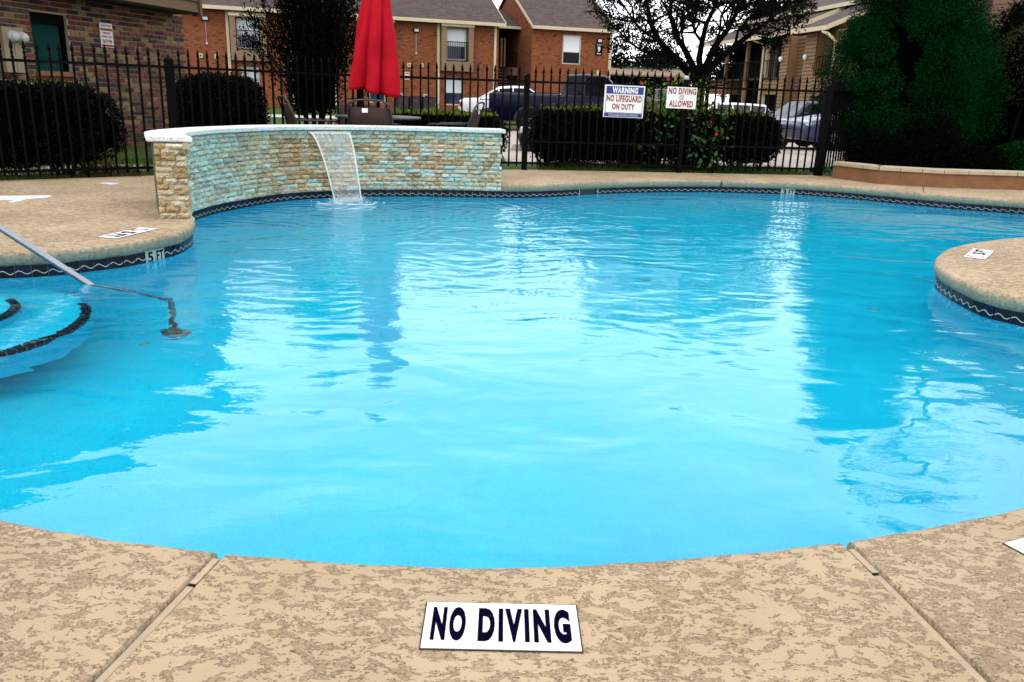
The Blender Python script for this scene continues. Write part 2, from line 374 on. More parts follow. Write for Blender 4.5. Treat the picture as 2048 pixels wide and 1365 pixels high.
bpy.data.objects.remove(deck_src); bpy.data.objects.remove(cutter)
deck = bpy.data.objects.new('pool_deck', None); COL.objects.link(deck); deck['kind'] = 'structure'
bmx = bmesh.new(); bmx.from_mesh(me_cut); bmx.faces.ensure_lookup_table(); seen = set(); islands = []
for f0 in bmx.faces:
    if f0.index in seen: continue
    st = [f0]; seen.add(f0.index); isl = []
    while st:
        f = st.pop(); isl.append(f)
        for e in f.edges:
            for g in e.link_faces:
                if g.index not in seen: seen.add(g.index); st.append(g)
    islands.append(isl)
print('deck islands', [len(i) for i in islands])
for isl in islands:
    if len(isl) < 6: continue
    vmap = {}; vs = []; fs = []
    for f in isl:
        idx = []
        for v in f.verts:
            if v.index not in vmap: vmap[v.index] = len(vs); vs.append(tuple(v.co))
            idx.append(vmap[v.index])
        fs.append(idx)
    m = MB(); m.add(vs, fs); s = m.build('slab', M_DECK, deck)
    for p_ in s.data.polygons: p_.use_smooth = abs(p_.normal.z) < .985
bmx.free()
M_JOINT = simple('joint_filler', (.40, .30, .19), .75, .15, 30, bump=.2)
M_SOIL = simple('joint_dirt', (.035, .022, .012), .95, .4, 50)
for a, b, hw in J:
    d = (b - a).normalized(); s_ = Vector((-d.y, d.x, 0)); a2 = a + d * .13
    if hw > .01:
        for (p, q, z) in ((a2 + d*.0, a2 + d*.105, -.004), (a2 + d*.112, b, -.0075)):
            m = MB(); w = hw * .62; n = 14; vs = []
            for i in range(n + 1):
                c = p.lerp(q, i / n) + s_ * random.uniform(-.0012, .0012)
                for sd, zz in ((-1, z-.012), (-.8, z), (.8, z), (1, z-.012)): r_ = c + s_ * w * sd; vs.append((r_.x, r_.y, zz))
            m.add(vs, [(i*4+k, i*4+k+1, (i+1)*4+k+1, (i+1)*4+k) for i in range(n) for k in range(3)]); m.build('joint_strip', M_JOINT, deck)
    m = MB(); c = (a2 + b) / 2; m.box((c.x, c.y, -.06), ((b-a2).length, hw*1.98, .08), rz=math.atan2(d.y, d.x)); m.build('joint_bed', M_SOIL, deck)

# ------------------------------------------------------------------ frames along the pool edge and vertical planes
SEG = np.linalg.norm(np.roll(OUT, -1, 0) - OUT, axis=1); CUM = np.concatenate([[0], np.cumsum(SEG)])
def edge_at(s, off=0.0):
    s %= CUM[-1]; i = int(np.searchsorted(CUM, s, side='right') - 1); i = min(i, NP - 1); t = (s - CUM[i]) / SEG[i]; j = (i + 1) % NP
    p = OUT[i] * (1-t) + OUT[j] * t; n = NRM[i] * (1-t) + NRM[j] * t; n /= np.linalg.norm(n); return p + n * off, n
def s_of(x, y, z=W_Z):
    q = np.array(g2(x, y, z)); return CUM[int(np.argmin(np.linalg.norm(OUT - q, axis=1)))]
class Plane:
    """a vertical plane through two plan points; (s, z) on it, n towards the camera"""
    def __init__(s, A, B):
        s.o = Vector((A[0], A[1], 0)); d = Vector((B[0]-A[0], B[1]-A[1], 0)); s.L = d.length; s.u = d.normalized(); s.n = Vector((s.u.y, -s.u.x, 0))
    def px(s, x, y):
        d = ray(x, y); t = (s.o - CAMV).dot(s.n) / d.dot(s.n); p = CAMV + d * t; return ((p - s.o).dot(s.u), p.z)
    def P(s, a, z, n=0.0): q = s.o + s.u * a + s.n * n; return Vector((q.x, q.y, z))
    def M(s, a, z, n=0.0):   # local X along, Y up, Z out of the plane
        q = s.P(a, z, n); return Matrix(((s.u.x, 0, s.n.x, q.x), (s.u.y, 0, s.n.y, q.y), (0, 1, 0, q.z), (0, 0, 0, 1)))
    def box(s, mb, a0, a1, z0, z1, n0, n1, mi=0):
        vs = [s.P(a, z, n) for a, n, z in ((a0,n0,z0),(a1,n0,z0),(a1,n1,z0),(a0,n1,z0),(a0,n0,z1),(a1,n0,z1),(a1,n1,z1),(a0,n1,z1))]
        return mb.add(vs, ((0,1,2,3),(4,7,6,5),(0,4,5,1),(1,5,6,2),(2,6,7,3),(3,7,4,0)), mi)
def text(body, mat, M, parent, w=None, h=None, bold=.012, depth=.0012, name='lettering', shift=(0, 0), local=False, sp=1.14):
    """flat raised lettering centred on the matrix origin, fitted to w x h"""
    cu = bpy.data.curves.new(name, 'FONT'); cu.body = body; cu.size = 1; cu.offset = bold; cu.extrude = .01; cu.align_x = 'CENTER'; cu.resolution_u = 4; cu.space_line = .9; cu.space_character = sp
    tmp = bpy.data.objects.new(name, cu); COL.objects.link(tmp)
    d = bpy.context.evaluated_depsgraph_get(); me = bpy.data.meshes.new_from_object(tmp.evaluated_get(d)); bpy.data.objects.remove(tmp); bpy.data.curves.remove(cu)
    co = np.empty(len(me.vertices) * 3, dtype=np.float32); me.vertices.foreach_get('co', co); co = co.reshape(-1, 3)
    lo, hi = co.min(0), co.max(0); c = (lo + hi) / 2; co -= c; sx = (w / (hi-lo)[0]) if w else None; sy = (h / (hi-lo)[1]) if h else None
    sx = sx or sy; sy = sy or sx; co *= [sx, sy, depth / .02]; co[:, 0] += shift[0]; co[:, 1] += shift[1]; co[:, 2] += depth / 2
    A = np.array(M); co = co @ A[:3, :3].T + A[:3, 3]; me.vertices.foreach_set('co', co.astype(np.float32).ravel())
    me.materials.clear(); me.materials.append(mat); me.update()
    o = bpy.data.objects.new(name, me); COL.objects.link(o); return attach(o, parent, not local)

# ------------------------------------------------------------------ waterline tiles, grout band, depth figures, skimmer
band = bpy.data.objects.new('waterline_band', None); COL.objects.link(band); band['kind'] = 'structure'
mb = MB(); a = offset(.006); b_ = [(q[0], q[1], -.075) for q in a] + [(q[0], q[1], -.205) for q in a]
mb.add(b_, [(NP+k, NP+(k+1)%NP, (k+1)%NP, k) for k in range(NP)], 0, True); mb.build('grout', M_GROUT, band)
TW, TH = .094, .108
def tile_mesh(white=False):
    m = MB(); m.box((0, .004, 0), (TW-.005, .009, TH-.005), mi=0)
    if not white:
        n = 12
        for i in range(n):
            x0, x1 = (i/n-.5)*(TW-.005), ((i+1)/n-.5)*(TW-.005); z0, z1 = (.011*math.sin(2*math.pi*k/n) for k in (i, i+1)); w = .0024
            m.add([(x0,-.002,z0-w),(x1,-.002,z1-w),(x1,-.002,z1+w),(x0,-.002,z0+w),(x0,.0,z0-w),(x1,.0,z1-w),(x1,.0,z1+w),(x0,.0,z0+w)],
                  [(0,1,2,3),(0,4,5,1),(3,2,6,7)], 1)
    o = m.build('tile', [M_TILE_G if white else M_TILE, M_WAVE], band, bevel=0); return o
t0 = tile_mesh(); tw0 = tile_mesh(True); first = {0: t0, 1: tw0}; used = {0: False, 1: False}
S_R5 = s_of(313, 508, -.13); S_F3 = s_of(1569, 387, W_Z); S_SK = s_of(1176, 389, W_Z); S_END = s_of(1000, 396)
def place_tile(s, white):
    p, n = edge_at(s); src = first[white]; o = src if not used[white] else src.copy()
    if used[white]: COL.objects.link(o)
    used[white] = True; o.location = (p[0]-n[0]*.0035, p[1]-n[1]*.0035, -.137); o.rotation_euler = (0, 0, math.atan2(n[1], n[0]) - math.pi/2)
    return o
s0 = CUM[TAGS.index(len(near)+len(bay))]; s1 = CUM[TAGS.index(i_wall1 + 9)] + .9
print('tile run', (s1-s0)/TW)
k = 0; s = s0; n_t = 0
while s < s1:
    skip = abs(s - S_SK) < .17; px_ok = True
    tag = TAGS[min(int(np.searchsorted(CUM, s)), NP - 1)]
    if len(near)+len(bay)+len(penin) <= tag < len(near)+len(bay)+len(penin)+len(rside): px_ok = False
    if not skip and px_ok: place_tile(s, int(abs(s-S_R5) < TW*1.0 or abs(s-S_F3) < TW*1.0)); n_t += 1
    s += TW
print('tiles', n_t)
for sc_, body in ((S_R5, '5'), (S_F3, '3')):
    base = s0 + round((sc_ - s0) / TW) * TW
    for ds, tx in ((TW*.5, body), (-TW*.5, 'FT')):
        ss = min([s0 + k*TW for k in range(400)], key=lambda q: abs(q - (sc_ + ds)))
        p, n = edge_at(ss); q = (p[0]-n[0]*.0045, p[1]-n[1]*.0045, -.137); M = Matrix(((-n[1]*-1*-1, 0, -n[0], q[0]), (n[0]*-1*-1, 0, -n[1], q[1]), (0, 1, 0, q[2]), (0, 0, 0, 1)))
        # local X = -tangent = (n.y * -1, n.x) turned so the figures read from the pool
        M = Matrix(((n[1], 0, -n[0], q[0]), (-n[0], 0, -n[1], q[1]), (0, 1, 0, q[2]), (0, 0, 0, 1)))
        text(tx, M_INK, M, band, w=.05 if len(tx) == 1 else .07, h=.075, bold=.03)
p, n = edge_at(S_SK); ang = math.atan2(n[1], n[0]) - math.pi/2
M_VOID = simple('skimmer_dark', (.004, .005, .007), .7)
sk = thing('skimmer_opening', 'dark skimmer slot cut into the far waterline tiles', 'skimmer', (p[0], p[1], -.14)); T = Matrix.Translation((p[0], p[1], -.135)) @ Matrix.Rotation(ang, 4, 'Z')
m = MB(); m.box(None, (.33, .02, .1), M=T @ Matrix.Translation((0, .012, 0))); m.build('throat', M_VOID, sk)
for dx in (-.158, .158): m = MB(); m.box(None, (.012, .012, .1), M=T @ Matrix.Translation((dx, 0, 0))); m.build('jamb', M_GROUT, sk)

# ------------------------------------------------------------------ curved water-feature wall of split-face stone
S_W0 = CUM[TAGS.index(i_wall0)]; S_W1 = CUM[TAGS.index(i_wall1)]; LW = S_W1 - S_W0
W_TOP = .60; P_END = np.array([-2.891, 6.684]); P_COR = edge_at(S_W1)[0]
wall = thing('water_feature_wall', 'low curved stone wall with pale cap and waterfall at pool edge', 'stone wall', (-2.0, 9.7, 0))
NW = 60; fr = []; bk = []
for i in range(NW + 1):
    s = S_W0 + LW * i / NW; p, n = edge_at(s); fr.append(p + n * .004); q = p + n * .24; w = max(0, (i - (NW - 8)) / 8); bk.append(q * (1-w) + P_END * w)
# straighten the offset near the left end so the back face joins the end face
for i in range(NW - 8, NW + 1):
    w = (i - (NW - 8)) / 8; bk[i] = bk[NW-8] * (1-w) + P_END * w
def strip_wall(mb, F, B, z0, z1, mi=0):
    n = len(F); vs = [(q[0], q[1], z) for z in (z0, z1) for ring_ in (F, B) for q in ring_]
    fs = []
    for i in range(n - 1):
        fs += [(i+1, i, 2*n+i, 2*n+i+1), (n+i, n+i+1, 3*n+i+1, 3*n+i), (2*n+i, 3*n+i, 3*n+i+1, 2*n+i+1), (i, i+1, n+i+1, n+i)]
    fs += [(0, n, 3*n, 2*n), (n-1, 3*n-1, 4*n-1, 2*n-1)] if False else [(0, n, 3*n, 2*n), (2*n-1, n-1, 3*n-1, 4*n-1)]
    return mb.add(vs, fs, mi)
m = MB(); strip_wall(m, fr, bk, -.10, W_TOP); m.build('core', M_MORTAR, wall)
def stone_variant(k):
    r = random.Random(k); nx, nz = 5, 3; vs = []; fs = []
    for i in range(nx + 1):
        for j in range(nz + 1):
            x = i/nx - .5; z = j/nz - .5; e = 0 if 0 < i < nx and 0 < j < nz else 1
            y = -(.008 + r.random()*.018) if not e else -(.002 + r.random()*.006)
            vs.append((x + (r.uniform(-.012,.012) if e else r.uniform(-.04,.04)), y, z + (r.uniform(-.03,.03) if e else r.uniform(-.1,.1))))
    for i in range(nx):
        for j in range(nz): a = i*(nz+1)+j; fs.append((a, a+nz+1, a+nz+2, a+1))
    ring_ = [i*(nz+1) for i in range(nx+1)] + [nx*(nz+1)+j for j in range(1, nz+1)] + [i*(nz+1)+nz for i in range(nx-1, -1, -1)] + [j for j in range(nz-1, 0, -1)]
    b = len(vs); vs += [(vs[q][0], .012, vs[q][2]) for q in ring_]; n = len(ring_)
    fs += [(ring_[q], b+q, b+(q+1)%n, ring_[(q+1)%n]) for q in range(n)]
    me = bpy.data.meshes.new('stone'); me.from_pydata(vs, [], fs); me.materials.append(ST_TAN[0]); me.update(); return me
STV = [stone_variant(k) for k in range(10)]
stones = []; rows = 14; RH = (W_TOP + .085) / rows
for r_ in range(rows):
    s = S_W1 - random.uniform(0, .1) + .02; z = -.085 + (r_ + .5) * RH
    while s > S_W0 - .0:
        L = random.choice((.075, .10, .10, .125, .15, .19)) * random.uniform(.9, 1.1); sc = s - L/2
        L = min(L, s - S_W0 + .01)
        if L > .035:
            p, n = edge_at(s - L/2); u = (S_W1 - sc) / LW; rr = r_ / rows
            # staining: blue-green near the corner, under the cap and in loose drifts
            teal = .55 if u < .36 + .06*math.sin(rr*9) else (.5 if rr > .9 else (.04 if u < .60 and rr > .15 else .20))
            pal = random.choice(ST_TEAL) if random.random() < teal else random.choices(ST_TAN, (4, 4 if u < .55 else 2, 3 if u > .5 else 1, 2 if u < .5 else 1))[0]
            stones.append((p, n, z, L, pal, math.atan2(n[1], n[0]) - math.pi/2))
        s -= L
# the squared end of the wall on the left deck
ed = P_COR - P_END; eL = np.linalg.norm(ed); eu = ed / eL; en = np.array([-eu[1], eu[0]])
for r_ in range(rows - 1):
    s = 0.0; k = 0; z = .002 + (r_ + .5) * (W_TOP / (rows - 1)) * .985; first_l = random.choice((.05, .09, .13))
    while s < eL - .01:
        L = min(first_l if k == 0 else random.choice((.11, .15)), eL - s); L = eL - s if eL - s - L < .03 else L
        p = P_END + eu * (s + L/2); pal = random.choices(ST_TAN + ST_TEAL[:1], (5, 3, 3, 2, .6))[0]; stones.append((p, en, z, L, pal, math.atan2(en[1], en[0]) - math.pi/2)); s += L; k += 1
print('stones', len(stones))
def put_stone(st, parent, me=None):
    p, n, z, L, pal, ang = st; o = bpy.data.objects.new('stone', me or random.choice(STV)); COL.objects.link(o); o.parent = parent
    o.scale = (L - .0022, random.uniform(.7, 1.9), RH - .0022); o.rotation_euler = (0, 0, ang)
    o.location = Vector((p[0], p[1], z)) - Vector(parent.location)
    o.material_slots[0].link = 'OBJECT'; o.material_slots[0].material = pal; return o
stones.sort(key=lambda t: -t[3] / (t[0][1] ** 2) * (1.0))
for st in stones[:298]: put_stone(st, wall)
rest = MB(); pals = ST_TAN + ST_TEAL
for st in stones[298:]:
    p, n, z, L, pal, ang = st; me = random.choice(STV); T = Matrix.Translation((p[0], p[1], z)) @ Matrix.Rotation(ang, 4, 'Z') @ Matrix.Diagonal((L-.0022, random.uniform(.7,1.9), RH-.0022, 1))
    rest.add([T @ v.co for v in me.vertices], [tuple(f.vertices) for f in me.polygons], pals.index(pal))
o = rest.build('small_stones', pals, wall); o['kind'] = 'stuff'
# cap slabs
cuts = [0]; 
while cuts[-1] < NW - 5: cuts.append(cuts[-1] + random.choice((6, 7, 8)))
cuts[-1] = NW
cf = []; cb = []
for i in range(NW + 1):
    s = S_W0 + LW * i / NW; p, n = edge_at(s); cf.append(p - n * .052); d = bk[i] - fr[i]; d = d / np.linalg.norm(d); cb.append(bk[i] + d * .05)
ext = en * .055; cf[-1] = P_COR + eu * .05 + ext; cb[-1] = P_END - eu * .05 + ext
e0 = (cf[0] - cf[1]); e0 = e0 / np.linalg.norm(e0); cf[0] = cf[0] + e0 * .04; cb[0] = cb[0] + e0 * .04
for a, b in zip(cuts[:-1], cuts[1:]):
    m = MB(); m_f, m_b = cf[a:b+1], cb[a:b+1]
    if b < NW: d = (m_f[-1]-m_f[-2]); m_f = list(m_f); m_b = list(m_b); m_f[-1] = m_f[-1] - d*.03; m_b[-1] = m_b[-1] - d*.03
    strip_wall(m, m_f, m_b, W_TOP + .002, W_TOP + .047)
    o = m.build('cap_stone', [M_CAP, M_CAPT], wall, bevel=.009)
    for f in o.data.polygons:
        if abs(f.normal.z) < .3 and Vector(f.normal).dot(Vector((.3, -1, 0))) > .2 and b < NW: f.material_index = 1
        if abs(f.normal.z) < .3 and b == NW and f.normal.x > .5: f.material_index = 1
# spillway lip and the falling sheet of water
def proj(P):
    c = R3.transposed() @ (Vector(P) - CAMV); return 1024 + F_PX * c.x / -c.z, 682.5 - F_PX * c.y / -c.z
def s_at_px(x, z):
    return min((abs(proj((*edge_at(S_W0 + LW*i/600, -.05)[0], z))[0] - x), S_W0 + LW*i/600) for i in range(601))[1]
sA, sB = s_at_px(617, .585), s_at_px(697, .585)
m = MB(); F_ = []; B_ = []
for i in range(9): p, n = edge_at(sB + (sA - sB) * i / 8); F_.append(p - n*.075); B_.append(p + n*.01)
strip_wall(m, F_, B_, .566, .586); m.build('spillway_lip', simple('cream_spillway', (.62, .58, .46), .4, .05), wall)
def m_sheet():
    t = NT('falling_water'); t.n.remove(t.b); uv = t.new('UVMap'); mp = t.new('Mapping'); mp.inputs['Scale'].default_value = (22, .45, 1); t.link(uv.outputs[0], mp.inputs['Vector'])
    st = t.noise(mp.outputs['Vector'], 1.0, 4, .6, .5); mp2 = t.new('Mapping'); mp2.inputs['Scale'].default_value = (60, .8, 1); t.link(uv.outputs[0], mp2.inputs['Vector']); n2 = t.noise(mp2.outputs['Vector'], 1.0, 3, .6)
    tr = t.new('BsdfTransparent'); tr.inputs['Color'].default_value = (.93, .98, .98, 1); gl = t.new('BsdfGlossy'); gl.inputs['Roughness'].default_value = .08; df = t.new('BsdfDiffuse'); df.inputs['Color'].default_value = (.85, .95, .97, 1); tl = t.new('BsdfTranslucent'); tl.inputs['Color'].default_value = (.85, .95, .97, 1)
    bp = t.bump(st, .4, .01); t.link(bp, gl.inputs['Normal'])
    m1 = t.new('MixShader'); m1.inputs[0].default_value = .5; t.link(df.outputs[0], m1.inputs[1]); t.link(tl.outputs[0], m1.inputs[2])
    m2 = t.new('MixShader'); m2.inputs[0].default_value = .08; t.link(tr.outputs[0], m2.inputs[1]); t.link(gl.outputs[0], m2.inputs[2])
    sep = t.new('SeparateXYZ'); t.link(uv.outputs[0], sep.inputs[0])
    edge = t.ramp(sep.outputs['X'], [(0, .75), (.04, .55), (.07, 0), (.93, 0), (.96, .55), (1, .75)])
    top = t.ramp(sep.outputs['Y'], [(0, .5), (.25, .36), (.45, .10), (.9, .14), (1, .5)])
    st2 = t.ramp(t.math('ADD', t.math('MULTIPLY', st, .7), t.math('MULTIPLY', n2, .3)), [(.42, .02), (.62, .9)])
    fac = t.math('MAXIMUM', t.math('MULTIPLY', st2, top), edge)
    m3 = t.new('MixShader'); t.link(fac, m3.inputs[0]); t.link(m2.outputs[0], m3.inputs[1]); t.link(m1.outputs[0], m3.inputs[2]); t.link(m3.outputs[0], t.out.inputs['Surface']); return t.mat
A0 = edge_at(sA, -.076)[0]; B0 = edge_at(sB, -.076)[0]; A1 = np.array(g2(669, 405, W_Z)); B1 = np.array(g2(724, 402, W_Z)); print('fall', A0, B0, A1, B1)
NU, NV = 40, 34; vs = []; uvs = []
for j in range(NV + 1):
    q = j / NV; hx = q; z = .576 + (W_Z - .576) * (q ** 1.75 * .86 + q * .14)
    for i in range(NU + 1):
        u = i / NU; w = u - .5; pinch = 1.0
        a = A0 * (1-u) + B0 * u; b = A1 * (1-u) + B1 * u; p = a * (1-hx) + b * hx
        rip = .003 * math.sin(u * 31) * (1 - q) + .004 * math.sin(u*17 + q*2)
        vs.append((p[0] + rip*.4, p[1] - rip, z)); uvs.append((u, q))
me = bpy.data.meshes.new('water_sheet'); fs = [(j*(NU+1)+i, (j+1)*(NU+1)+i, (j+1)*(NU+1)+i+1, j*(NU+1)+i+1) for j in range(NV) for i in range(NU)]
me.from_pydata(vs, [], fs); ul = me.uv_layers.new(name='UVMap')
for lp in me.loops: ul.data[lp.index].uv = uvs[lp.vertex_index]
me.materials.append(m_sheet()); me.polygons.foreach_set('use_smooth', [True]*len(fs)); fall = bpy.data.objects.new('waterfall', me); COL.objects.link(fall)
props(fall, 'clear sheet of water falling from the slot in the curved stone wall', 'waterfall')
M_FOAM = simple('white_foam', (.86, .90, .92), .5, .05)
mid = (A1 + B1) / 2; m = MB(); rr = random.Random(3)
for k in range(1100):
    u = rr.random(); p = A1 * (1-u) + B1 * u; sp = abs(rr.gauss(0, 1)); a = rr.uniform(0, 2*math.pi); d = sp * .05
    lift = abs(rr.gauss(0, .026)) if d < .09 else (abs(rr.gauss(0, .008)) if d < .13 else .001); q = Vector((p[0] + math.cos(a)*d*1.5, p[1] + math.sin(a)*d - .02, W_Z + lift)); r_ = rr.uniform(.0015, .007) * (1.2 if d < .05 else .65)
    m.lathe([(0, -r_*.6), (r_, 0), (0, r_*.7)], q, 5)
for k in range(26):
    a0 = rr.uniform(math.pi, 2*math.pi); R_ = rr.uniform(.10, .34); c = Vector((mid[0] + rr.uniform(-.1, .1), mid[1], W_Z + .0015)); n = 7; w = rr.uniform(.0015, .005)
    pts = [c + Vector((math.cos(a0 + i*.07)*R_*1.35, math.sin(a0 + i*.07)*R_, 0)) for i in range(n)]
    m.tube(pts, [w*math.sin(math.pi*(i+.4)/(n)) for i in range(n)], 4)
o = m.build('splash_foam', M_FOAM); props(o, 'white foam and droplets where the waterfall lands in the pool', 'splash', kind='stuff')

# ------------------------------------------------------------------ steps and handrail
steps = bpy.data.objects.new('pool_steps', None); COL.objects.link(steps); steps['kind'] = 'structure'
SCN = (-3.30, 4.38)
def step(R_, z, z0, band_a):
    m = MB(); n = 40; arc = [(SCN[0] + R_*math.cos(a), SCN[1] + R_*math.sin(a)) for a in [math.radians(-90 + 180*i/n) for i in range(n + 1)]]
    poly = arc + [(-5.2, SCN[1] + R_), (-5.2, SCN[1] - R_)]; k = len(poly)
    inner = [(SCN[0] + (R_-.02)*math.cos(a), SCN[1] + (R_-.02)*math.sin(a)) for a in [math.radians(-90 + 180*i/n) for i in range(n + 1)]] + [(-5.2, SCN[1]+R_-.02), (-5.2, SCN[1]-R_+.02)]
    m.add([(x, y, z0) for x, y in poly] + [(x, y, z - .02) for x, y in poly] + [(x, y, z) for x, y in inner], [(i, (i+1)%k, k+(i+1)%k, k+i) for i in range(k)] + [(k+i, k+(i+1)%k, 2*k+(i+1)%k, 2*k+i) for i in range(k)] + [tuple(range(2*k, 3*k))])
    m.build('step', M_PLASTER, steps)
    if band_a:
        a0, a1 = band_a; w = .05; t = .052 / R_; a = a0
        while a < a1:
            m = MB(); vs = []
            for aa in (a, a + t*.9):
                for rr_, zz in ((R_+.004, z-.055), (R_+.004, z-.01), (R_-.006, z+.004), (R_-w, z+.004)): vs.append((SCN[0]+rr_*math.cos(aa), SCN[1]+rr_*math.sin(aa), zz))
            m.add(vs, [(0, 4, 5, 1), (1, 5, 6, 2), (2, 6, 7, 3)]); m.build('nosing_tile', M_TILE, steps); a += t
step(.50, -.34, -.60, (math.radians(-80), math.radians(48))); step(.86, -.54, -.9, (math.radians(-88), math.radians(38))); pass
rail = thing('handrail', 'polished steel handrail sloping down into the water at the steps', 'handrail', (-2.146, 5.037, FLOOR_Z))
E_ = Vector((-2.66, 5.025, W_Z)); B_p = Vector((-2.146, 5.037, -.515)); dr = (E_ - B_p).normalized(); top_p = E_ + dr * 1.25
pts = [Vector((B_p.x, B_p.y, FLOOR_Z + .01)), Vector((B_p.x, B_p.y, -.60)), Vector((B_p.x - .004, B_p.y, -.55)), B_p + dr*.03 + Vector((.008, 0, -.004)), B_p + dr*.07] + [B_p.lerp(top_p, t) for t in (.15, .3, .5, .75, 1)] + \
      [top_p + dr*.05 + Vector((-.02, 0, -.004)), top_p + Vector((-.17, -.01, .04)), top_p + Vector((-.24, -.01, -.02)), top_p + Vector((-.26, -.01, -.1)), Vector((top_p.x - .26, top_p.y - .01, .0))]
m = MB(); m.tube(pts, .0215, 14); m.build('tube', M_STEEL, rail)
M_BRONZE = simple('dull_steel', (.16, .2, .2), .4, .3, metal=.8)
m = MB(); m.lathe([(0, .03), (.04, .03), (.075, .012), (.08, 0), (0, 0)], (B_p.x, B_p.y, FLOOR_Z + .008), 24); m.build('flange', M_BRONZE, rail)
m = MB(); m.lathe([(0, .03), (.04, .03), (.06, .012), (.062, 0), (0, 0)], (top_p.x - .26, top_p.y - .01, .001), 20); m.build('flange', M_BRONZE, rail)

# ------------------------------------------------------------------ markers set into the deck
def deck_plate(name, label, cat, c, dirv, w, h, group=None):
    d = Vector((dirv[0], dirv[1], 0)).normalized(); u = Vector((-d.y, d.x, 0)); root = thing(name, label, cat, (c[0], c[1], 0), group=group)
    M = Matrix(((d.x, u.x, 0, c[0]), (d.y, u.y, 0, c[1]), (0, 0, 1, .0035), (0, 0, 0, 1)))
    mt = MB(); mt.box(None, (w + .006, h + .006, .003), M=M @ Matrix.Translation((0, 0, -.0022))); mt.build('dark_rim', M_SOIL, root)  # slightly larger dark base leaves a thin black line around the plate
    m = MB(); m.box(None, (w, h, .005), M=M @ Matrix.Translation((0, 0, -.0015))); m.build('ceramic_plate', M_TILE_W, root, bevel=.0012)
    return root, M @ Matrix.Translation((0, 0, .0011))
def ring(mat, M, parent, r, w, slash=True, n=28):
    m = MB(); vs = [M @ Vector((rr*math.cos(2*math.pi*k/n), rr*math.sin(2*math.pi*k/n), .0006)) for rr in (r-w, r) for k in range(n)]
    m.add(vs, [(k, n+k, n+(k+1)%n, (k+1)%n) for k in range(n)])
    if slash: m.box(None, (2*(r-w*.9), w*.8, .0006), M=M @ Matrix.Rotation(-.785, 4, 'Z') @ Matrix.Translation((0, 0, .0009)))
    return m.build('prohibition_ring', mat, parent)
c4 = [Vector((*g2(*q), 0)) for q in ((851,1207),(1151,1214),(1166,1306),(843,1299))]; cc = sum(c4, Vector()) / 4; dv = (c4[1]-c4[0]) + (c4[2]-c4[3])
rt, M = deck_plate('no_diving_tile', 'white no diving tile with bold black letters set in near deck', 'deck marker', cc, dv, .318, .152)
text('NO', M_NAVY_INK, M, rt, .070, .112, bold=.055, sp=1.3, shift=(-.1085, .002)); text('DIVING', M_NAVY_INK, M, rt, .190, .112, bold=.055, sp=1.3, shift=(.047, .001))
c4 = [Vector((*g2(*q), 0)) for q in ((199,473),(243,477),(311,460),(270,458))]; cc = sum(c4, Vector()) / 4; dv = ((c4[0]-c4[3]) + (c4[1]-c4[2])).normalized()
rt, M = deck_plate('depth_marker', 'white five foot depth marker on the left deck by the stone wall end', 'deck marker', cc, dv, .46, .15, 'depth markers set into the deck')
text('FT', M_INK, M, rt, .12, .11, bold=.04, shift=(.13, 0)); text('5', M_INK, M, rt, .07, .11, bold=.04, shift=(0, 0)); ring(M_RED_INK, M @ Matrix.Translation((-.13, 0, 0)), rt, .06, .012); text('NO DIVING', M_RED_INK, M, rt, .1, .012, shift=(-.13, -.066))
q4 = ((1923,514.6),(1944,498.6),(1991,503),(1973,520)); c4 = [Vector((*g2(*q), 0)) for q in q4]; cc = sum(c4, Vector()) / 4; dv = (c4[1]-c4[0]) + (c4[2]-c4[3]); print('rm', (c4[1]-c4[0]).length, (c4[2]-c4[1]).length)
w_, h_ = (c4[1]-c4[0]).length, (c4[2]-c4[1]).length*.9
rt, M = deck_plate('depth_marker', 'white five foot depth marker on the rounded deck point at right', 'deck marker', cc, dv, w_, h_, 'depth markers set into the deck')
text('FT', M_INK, M, rt, w_*.27, h_*.62, bold=.04, shift=(w_*.30, 0)); text('5', M_INK, M, rt, w_*.2, h_*.62, bold=.04, shift=(0, 0)); ring(M_RED_INK, M @ Matrix.Translation((-w_*.33, 0, 0)), rt, min(w_*.15, h_*.4), .012)
c0 = Vector((*g2(2008, 1089), 0)); d0 = (Vector((*g2(2048, 1078), 0)) - c0).normalized(); u0 = Vector((d0.y, -d0.x, 0)); cc = c0 + d0 * .155 + u0 * .076
rt, M = deck_plate('depth_marker', 'corner of a white depth tile at the lower right edge of the photo', 'deck marker', cc, d0, .31, .152, 'depth markers set into the deck'); text('5 FT', M_INK, M, rt, .2, .1, bold=.03)
def paint(pts, label):
    m = MB(); vs = [G(x, y) for x, y in pts]; n = len(vs); m.add([(v.x, v.y, .0015) for v in vs] + [(v.x, v.y, .0002) for v in vs], [tuple(range(n-1, -1, -1))] + [(k, (k+1)%n, n+(k+1)%n, n+k) for k in range(n)])
    o = m.build('paint_mark', simple('deck_white_paint', (.62, .63, .68), .6, .12, 18)); props(o, label, 'paint mark', 'white paint on the left deck')
paint([(-60,393),(0,392.5),(60,391.5),(101,391),(103,393),(95,396),(52,399),(40,403),(22,405.5),(17,405),(27,401),(0,400.5),(-60,401)], 'long white paint mark at the left edge of the deck')
paint([(197,367),(215,365.5),(236,366.8),(238,368),(222,370),(208,368.3)], 'small white paint spot on the deck near the left fence')
M_DEADLEAF = simple('brown_leaf', (.10, .05, .015), .7); M_OLIVE = simple('olive_leaf', (.03, .045, .012), .6)
